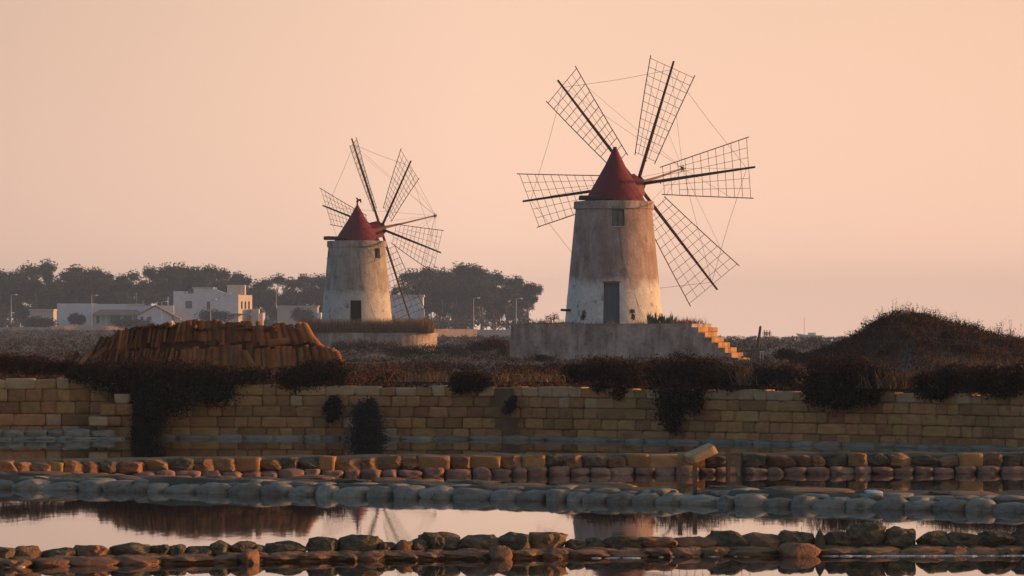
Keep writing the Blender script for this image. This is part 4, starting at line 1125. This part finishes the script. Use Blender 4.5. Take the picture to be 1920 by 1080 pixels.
for (a, b) in ((at(255, 594, YG), at(291, 574, YG)), (at(291, 574, YG), at(338, 600, YG))):
    mb = MB(); q = [a - L0 + Vector((0, -.3, .05)), b - L0 + Vector((0, -.3, .05)), b - L0 + Vector((0, 7.3, .05)), a - L0 + Vector((0, 7.3, .05))]
    mb.add(q + [v + Vector((0, 0, .22)) for v in q], [(0, 1, 5, 4), (4, 5, 6, 7), (1, 2, 6, 5), (3, 0, 4, 7), (2, 3, 7, 6), (3, 2, 1, 0)]); mb.build('roof_slope', 'roof_tiles', gab)
for x0, x1 in ((263, 269), (276, 284)): win(gab, x0, x1, 594, 601, -.06, Y=YG)
hut = thing('cream_house', at(558, 612, 960), 'low cream house with white terrace between the villa and the smaller windmill', 'house')
part_boxes('wall', 'cream_wall', hut, [(520, 595, 575, 622, 0, 8)], Y=960); part_boxes('terrace_wall', 'white_wall', hut, [(595, 602, 586, 622, -1, 5)], Y=960)
mb = MB(); c, d = bx(mb, 518, 597, 573, 575.5, -.3, 8.6, Y=960); mb.box(c - hut.location, d); mb.build('roof', 'pale_board', hut)
old = thing('half_hidden_house', at(80, 612, 940), 'cream house half hidden by dark trees at the start of the wood', 'house')
part_boxes('wall', 'cream_wall', old, [(56, 100, 582, 622, 0, 7)], Y=940); mb = MB(); c, d = bx(mb, 54, 101, 579.5, 582.5, -.3, 7.6, Y=940); mb.box(c - old.location, d); mb.build('roof', 'cream_wall', old)
shed = thing('pale_shed', at(762, 600, 930), 'pale flat building behind the sails of the smaller windmill', 'shed')
part_boxes('wall', 'white_wall', shed, [(732, 793, 556, 622, 0, 9)], Y=930); mb = MB(); c, d = bx(mb, 730, 795, 552.5, 557, -.3, 9.6, Y=930); mb.box(c - shed.location, d); mb.build('roof', 'pale_board', shed)
mb = MB(); c, d = bx(mb, 785, 796, 577, 622, -1, 3, Y=930); mb.box(c - shed.location, d); mb.build('annex', 'cream_wall', shed)
# road walls
for (x0, x1, y0, y1, Y, lab, m) in [(99, 232, 611, 625, 880, 'sunlit pinkish rubble wall before the low white building', 'rubble'), (-60, 99, 613.5, 626, 872, 'dull rubble wall under the lamp post at the start of the wood', 'rubble'), (800, 893, 617, 632, 620, 'pale fence-like wall behind the rounded platform', 'rubble'), (893, 960, 618, 640, 640, 'hazy blue-grey wall next to the long platform', 'cream_wall')]:
    mb = MB(); c, d = bx(mb, x0, x1, y0, y1, 0, .5, Y=Y)
    M = Matrix.Rotation(R(30), 3, 'Z') if 'sunlit' in lab or 'pale' in lab else None
    mb.box((0, 0, 0), (d[0] / (math.cos(R(30)) if M else 1), .5, d[2]), M)
    tag(mb.build('road_wall', m, loc=c), lab, 'wall')

# lamp posts
def lamp(x, yt, yb, Y, lab, arm=1):
    b = at(x, yb, Y); k = Y / F; H = (yb - yt) * k
    root = thing('street_lamp', b, lab, 'street lamp', 'street lamps along the far road')
    mb = MB(); mb.tube((0, 0, -.3), (0, 0, H), .10, .06, 8); mb.build('pole', 'pole_grey', root)
    mb = MB(); mb.tube((0, 0, H - .05), (arm * .9, 0, H + .12), .05, .04, 6); mb.build('arm', 'pole_grey', root)
    mb = MB(); mb.lathe([(.05, .12), (.30, .02), (.32, -.10), (.18, -.16)], 10, (arm * 1.0, 0, H + .08)); mb.build('lamp_head', 'lamp_head', root)
for a in [(21, 553, 622, 870, 'tall street lamp standing at the dull rubble wall', 1), (172, 554, 614, 875, 'street lamp before the veranda of the low white building', 1), (303, 566, 612, 875, 'slim street lamp before the gabled house', 1), (395, 562, 612, 872, 'street lamp before the tall white villa', 1), (888, 559, 622, 860, 'street lamp before the pines next to the pale fence-like wall', 1), (968, 560, 612, 880, 'street lamp at the end of the wood above the long platform', 1)]:
    lamp(*a)
for (x, yt, yb, lab) in [(256, 548, 572, 'plain mast on the roof of the low white building'), (269, 562, 572, 'short mast on the roof of the low white building'), (518, 545, 574, 'thin mast between the villa and the cream house')]:
    b = at(x, yb, 905); H = (yb - yt) * 905 / F; mb = MB(); mb.tube((0, 0, -.6), (0, 0, H), .07, .04, 6); mb.tube((-.25, 0, H - .3), (.25, 0, H - .3), .025, .025, 4)
    tag(mb.build('roof_mast', 'pole_grey', loc=b), lab, 'mast')

# ------------------------------------------------------------------ people, boat and quay far right
def person(name_lab, x, yf, Y, h, shirt, facing=0.0, arm=.1):
    b = at(x, yf, Y); s = h / 1.75
    J = {'pel': (0, 0, .95), 'chest': (0, 0, 1.30), 'neck': (0, 0, 1.48), 'head': (0, .01, 1.62), 'top': (0, .01, 1.74),
         'hl': (-.09, 0, .90), 'kl': (-.10, -.03, .50), 'al': (-.11, .03, .09), 'tl': (-.12, -.13, .04), 'hr': (.09, 0, .90), 'kr': (.10, -.06, .50), 'ar': (.12, 0, .09), 'tr': (.13, -.16, .04),
         'sl': (-.18, 0, 1.40), 'el': (-.25 - arm * .3, 0, 1.12), 'wl': (-.25 - arm * .2, -.1, .86), 'fl': (-.25 - arm * .2, -.13, .76), 'sr': (.18, 0, 1.40), 'er': (.25, .02, 1.12), 'wr': (.24, -.10, .86), 'fr': (.24, -.13, .76)}
    rad_ = {'pel': .15, 'chest': .155, 'neck': .06, 'head': .095, 'top': .06, 'hl': .10, 'kl': .07, 'al': .05, 'tl': .04, 'hr': .10, 'kr': .07, 'ar': .05, 'tr': .04, 'sl': .07, 'el': .05, 'wl': .035, 'fl': .035, 'sr': .07, 'er': .05, 'wr': .035, 'fr': .035}
    E = [('pel', 'chest'), ('chest', 'neck'), ('neck', 'head'), ('head', 'top'), ('pel', 'hl'), ('hl', 'kl'), ('kl', 'al'), ('al', 'tl'), ('pel', 'hr'), ('hr', 'kr'), ('kr', 'ar'), ('ar', 'tr'), ('chest', 'sl'), ('sl', 'el'), ('el', 'wl'), ('wl', 'fl'), ('chest', 'sr'), ('sr', 'er'), ('er', 'wr'), ('wr', 'fr')]
    K = list(J); me = bpy.data.meshes.new('body'); me.from_pydata([Vector(J[k_]) * s for k_ in K], [(K.index(a), K.index(b_)) for a, b_ in E], [])
    root = thing('person', b, name_lab, 'person', None); root.rotation_euler.z = facing
    o = obj('body', me, root); sk = o.modifiers.new('s', 'SKIN'); ss = o.modifiers.new('u', 'SUBSURF'); ss.levels = ss.render_levels = 1
    for i, k_ in enumerate(K):
        d = me.skin_vertices[0].data[i]; d.radius = (rad_[k_] * s, rad_[k_] * s * .8)
    me.skin_vertices[0].data[0].use_root = True
    me.materials.append(MATS[shirt])
    mb = MB(); mb.lathe([(.02, 1.58), (.10, 1.62), (.105, 1.70), (.06, 1.765), (.0, 1.77)], 10); h_ = mb.build('hair', 'hair', root, smooth=True); h_.scale = (s, s, s); h_.location = (0, .03 * s, 0)
YQ = 800.0
person('person in dark clothes on the quay with one arm held out', 1433.5, 636.5, YQ, 1.78, 'cloth_a', .4, .6)
person('person in plum clothes in the middle of the trio on the quay', 1438, 636.5, YQ + .5, 1.74, 'cloth_b', -.2)
person('person set slightly apart from the other two on the quay', 1443.2, 636.5, YQ - .4, 1.72, 'cloth_c', 2.8, .3)
person('person in dark red standing at the foot of the street lamp by the rubble wall', 21.5, 623.5, 860, 1.75, 'cloth_red', .2)
q0 = at(1410, 640, YQ)
mb = MB(); mb.box((0, 0, -.2), (14.0, 3.0, 1.0)); 
tag(mb.build('quay', 'rubble', loc=(q0.x - .5, YQ, at(1410, 636.5, YQ).z - .302)), 'low pale quay where three people stand', 'quay')
for k, x in enumerate((1361, 1375, 1392, 1452)):
    mb = MB(); mb.prism([(-.75, -.5), (.75, -.5), (.6, .5), (-.6, .5)], 0, .16); o = mb.build('salt_heap', 'salt', loc=at(x, 638.5, YQ - 8)); tag(o, 'low white salt heap along the quay', 'salt heap', 'salt heaps by the quay')
bt = at(1512, 638, 780); k = 780 / F
boat = thing('moored_boat', bt, 'white moored boat with raised bow and a single thin mast', 'boat')
prow = [(-1.9, 1.28), (-.6, 1.05), (1.2, .9), (2.8, .9)]
vs_, fs = [], []
for i, (x, z) in enumerate(prow):
    wd = [.05, .7, 1.0, .8][i]; xb = [-.8, -.3, 1.2, 2.6][i]
    vs_ += [(x, -wd, z), (xb, -wd * .5, -.3), (xb, wd * .5, -.3), (x, wd, z)]
for i in range(3):
    a = i * 4
    fs += [(a, a + 1, a + 5, a + 4), (a + 1, a + 2, a + 6, a + 5), (a + 2, a + 3, a + 7, a + 6), (a + 3, a, a + 4, a + 7)]
fs += [(0, 3, 2, 1), (12, 13, 14, 15)]
mb = MB(); mb.add(vs_, fs); mb.build('hull', 'hull', boat)
mb = MB(); mb.tube((-.4, 0, .8), (-.4, 0, 4.2), .05, .03, 6); mb.build('mast', 'pole_grey', boat)
mb = MB(); mb.box((1.0, 0, 1.15), (1.4, .9, .5)); mb.build('cabin', 'hull', boat)

# ------------------------------------------------------------------ pine woods
def pine_variant(seed, H, spread, lean=0.0, open_=False):
    rr = random.Random(seed)
    root = bpy.data.objects.new('pine_tree', None); col.objects.link(root)
    mb = MB(); pts = [Vector((0, 0, -.5)), Vector((lean * .25, rr.uniform(-.2, .2), H * .3)), Vector((lean * .6, rr.uniform(-.3, .3), H * .58)), Vector((lean, 0, H * .85))]
    for a, b, r0, r1 in ((pts[0], pts[1], .26, .21), (pts[1], pts[2], .21, .15), (pts[2], pts[3], .15, .06)): mb.tube(a, b, r0, r1, 7, False)
    lobes = []
    nl = rr.randint(13, 17)
    for k in range(nl):
        t = rr.uniform(.20 if not open_ else .5, .93); a = rr.uniform(0, 2 * math.pi)
        rad_ = spread * rr.uniform(.2, .85) * math.sqrt(max(.2, 1 - ((t - .58) / .46) ** 2))
        c = Vector((lean * t + rad_ * math.cos(a), rad_ * math.sin(a) * .9, H * t))
        lobes.append((c, spread * rr.uniform(.32, .55), H * rr.uniform(.07, .13)))
        mb.tube(pts[1].lerp(pts[3], max(0, (t - .4) / .6)) - Vector((0, 0, H * .08)), c, .09, .02, 5, False)
    lobes.append((Vector((lean, 0, H * .92)), spread * .4, H * .09))
    mb.build('trunk', 'bark', root)
    P_ = np.concatenate([lobe_pts(430, c, (rx, rx * .9, rz), .45) for c, rx, rz in lobes] + [lobe_pts(60, c + Vector((0, 0, rz * .6)), (rx * .9, rx * .8, rz), .85) for c, rx, rz in lobes])
    v, t = leaves(P_, .29, .42, .35)
    obj('crown', np_mesh('crown', v, t, 'pine_leaf'), root)
    return root
VAR = [pine_variant(100 + i, 13.0, 3.6 + .35 * (i % 3), (i % 3 - 1) * .6, i % 4 == 3) for i in range(8)]
used = [False] * 8
# skyline of the wood: (column, row of the tree top)
SKY_A = [(-30, 520), (2, 512), (30, 514), (58, 503), (92, 497), (122, 512), (150, 504), (178, 510), (205, 516), (228, 520), (250, 514), (282, 507), (310, 510), (340, 502), (366, 508), (394, 506), (420, 510), (446, 516), (464, 524), (498, 527), (520, 521), (545, 527), (572, 520), (600, 521), (628, 528)]
SKY_B = [(650, 520), (700, 520), (770, 512), (795, 508), (825, 510), (850, 518), (872, 500), (886, 503), (905, 512), (928, 516), (950, 524), (975, 524), (990, 538)]
cnt = 0
rr = random.Random(77)
def wood_label(x):
    for lim, lab, grp in ((104, 'hazy dark pine towering over the half hidden cream house', 'pines over the half hidden house'), (250, 'hazy dark pine behind the long low white building', 'pines behind the low building'),
                          (318, 'hazy dark pine above the roof of the gabled house', 'pines above the gabled house'), (478, 'hazy dark pine rising behind the tall white villa', 'pines behind the villa'),
                          (600, 'hazy dark pine behind the low cream house', 'pines behind the cream house'), (740, 'hazy pine standing behind the tower of the smaller windmill', 'pines behind the smaller windmill'),
                          (860, 'hazy pine seen past the sails of the smaller windmill', 'pines past the sails'), (930, 'tall hazy pine in the highest clump of the wood between the windmills', 'pines of the highest clump')):
        if x < lim: return lab, grp
    return 'hazy pine near the open end of the wood towards the larger windmill', 'pines at the open end of the wood'
def place(x, ytop, Y, ybase, lab, grp, wide=1.0):
    global cnt
    lab, grp = wood_label(x)
    i = cnt % 8; cnt += 1
    o = VAR[i] if not used[i] else copy_tree(VAR[i]); used[i] = True
    b = at(x, ybase, Y); H = (ybase - ytop) * Y / F; s = H / 12.6
    o.location = b; o.scale = (s * wide, s * wide, s); o.rotation_euler = (0, 0, rr.uniform(0, 6.28)); tag(o, lab, 'pine tree', grp)
LA, GA = 'hazy dark pine in the wood behind the white houses', 'pines behind the white houses'
LB, GB = 'hazy pine in the wood between the two windmills', 'pines between the windmills'
for (x, y) in SKY_A: place(x, y, 1060 + rr.uniform(-25, 25), 612, LA, GA, 1.25)
for k in range(26):
    x = -40 + 26 * k + rr.uniform(-8, 8); y = lerp_tab(SKY_A, x) + rr.uniform(12, 34); place(x, y, 1005 + rr.uniform(-20, 25), 614, LA, GA, 1.15)
for (x, y) in SKY_B: place(x, y, 1040 + rr.uniform(-20, 20), 614, LB, GB, 1.2)
for k in range(14):
    x = 640 + 24 * k + rr.uniform(-6, 6); y = lerp_tab(SKY_B, x) + rr.uniform(14, 32); place(x, y, 990 + rr.uniform(-20, 20), 616, LB, GB, 1.0)
edge = pine_variant(205, 13.0, 3.2, 2.4, True); b = at(984, 612, 985); edge.location = b; s = (612 - 536) * 985 / F / 12.6; edge.scale = (s, s, s)
tag(edge, 'open-crowned pine leaning out at the end of the wood beside the larger mill', 'pine tree')
# bushes in the gardens
def far_bush(x, y, rx, ry, Y, lab, m='leaf_grey'):
    bush(lab, [(x - rx * .35, y, rx * .7, ry), (x + rx * .4, y + ry * .15, rx * .65, ry * .85)], Y, m, 2600, leaf=.26)
far_bush(145, 598, 16, 11, 884, 'dark garden bush before the low white building')
far_bush(403, 592, 34, 13, 884, 'broad garden bush below the tall white villa')
far_bush(568, 590, 22, 14, 930, 'round bush before the cream house')
far_bush(75, 604, 32, 12, 890, 'dark bushes before the half hidden house')
far_bush(250, 606, 40, 10, 878, 'low bushes below the tiled veranda')
# undergrowth along the foot of the woods
cs = []
for k in range(260):
    x = random.uniform(-60, 1000); Y = random.uniform(965, 1000) if x < 620 else random.uniform(900, 960)
    if 320 < x < 480 and Y < 960: continue
    cs.append((at(x, random.uniform(602, 616), Y), random.uniform(1.2, 2.8)))
P_ = np.concatenate([lobe_pts(70, c, (r, r, r * .7), .4) for c, r in cs]); v, t = leaves(P_, .42, .42, .3)
tt = np.repeat(np.repeat(np.array([[.05, .06, .04], [.07, .07, .05], [.09, .08, .06], [.05, .055, .045]])[RG.integers(0, 4, len(cs))], 70, 0), 3, 0)
o = obj('undergrowth', np_mesh('undergrowth', v, t, 'leaf_mix', tt)); tag(o, 'hazy undergrowth at the foot of the pine woods', 'undergrowth', kind='stuff')

# ------------------------------------------------------------------ evening haze
mb = MB(); mb.box((0, 1200, 15.5), (5200, 2600, 33))
hzo = mb.build('haze', None); tag(hzo, 'thin evening haze', 'haze', kind='stuff')
m = bpy.data.materials.new('haze'); m.use_nodes = True
N, L = m.node_tree.nodes, m.node_tree.links
N.remove(N['Principled BSDF'])
pv = N.new('ShaderNodeVolumePrincipled'); pv.inputs['Color'].default_value = (.56, .76, 1.0, 1); pv.inputs['Density'].default_value = .00025
L.new(pv.outputs[0], N['Material Output'].inputs['Volume'])
hzo.data.materials.append(m)
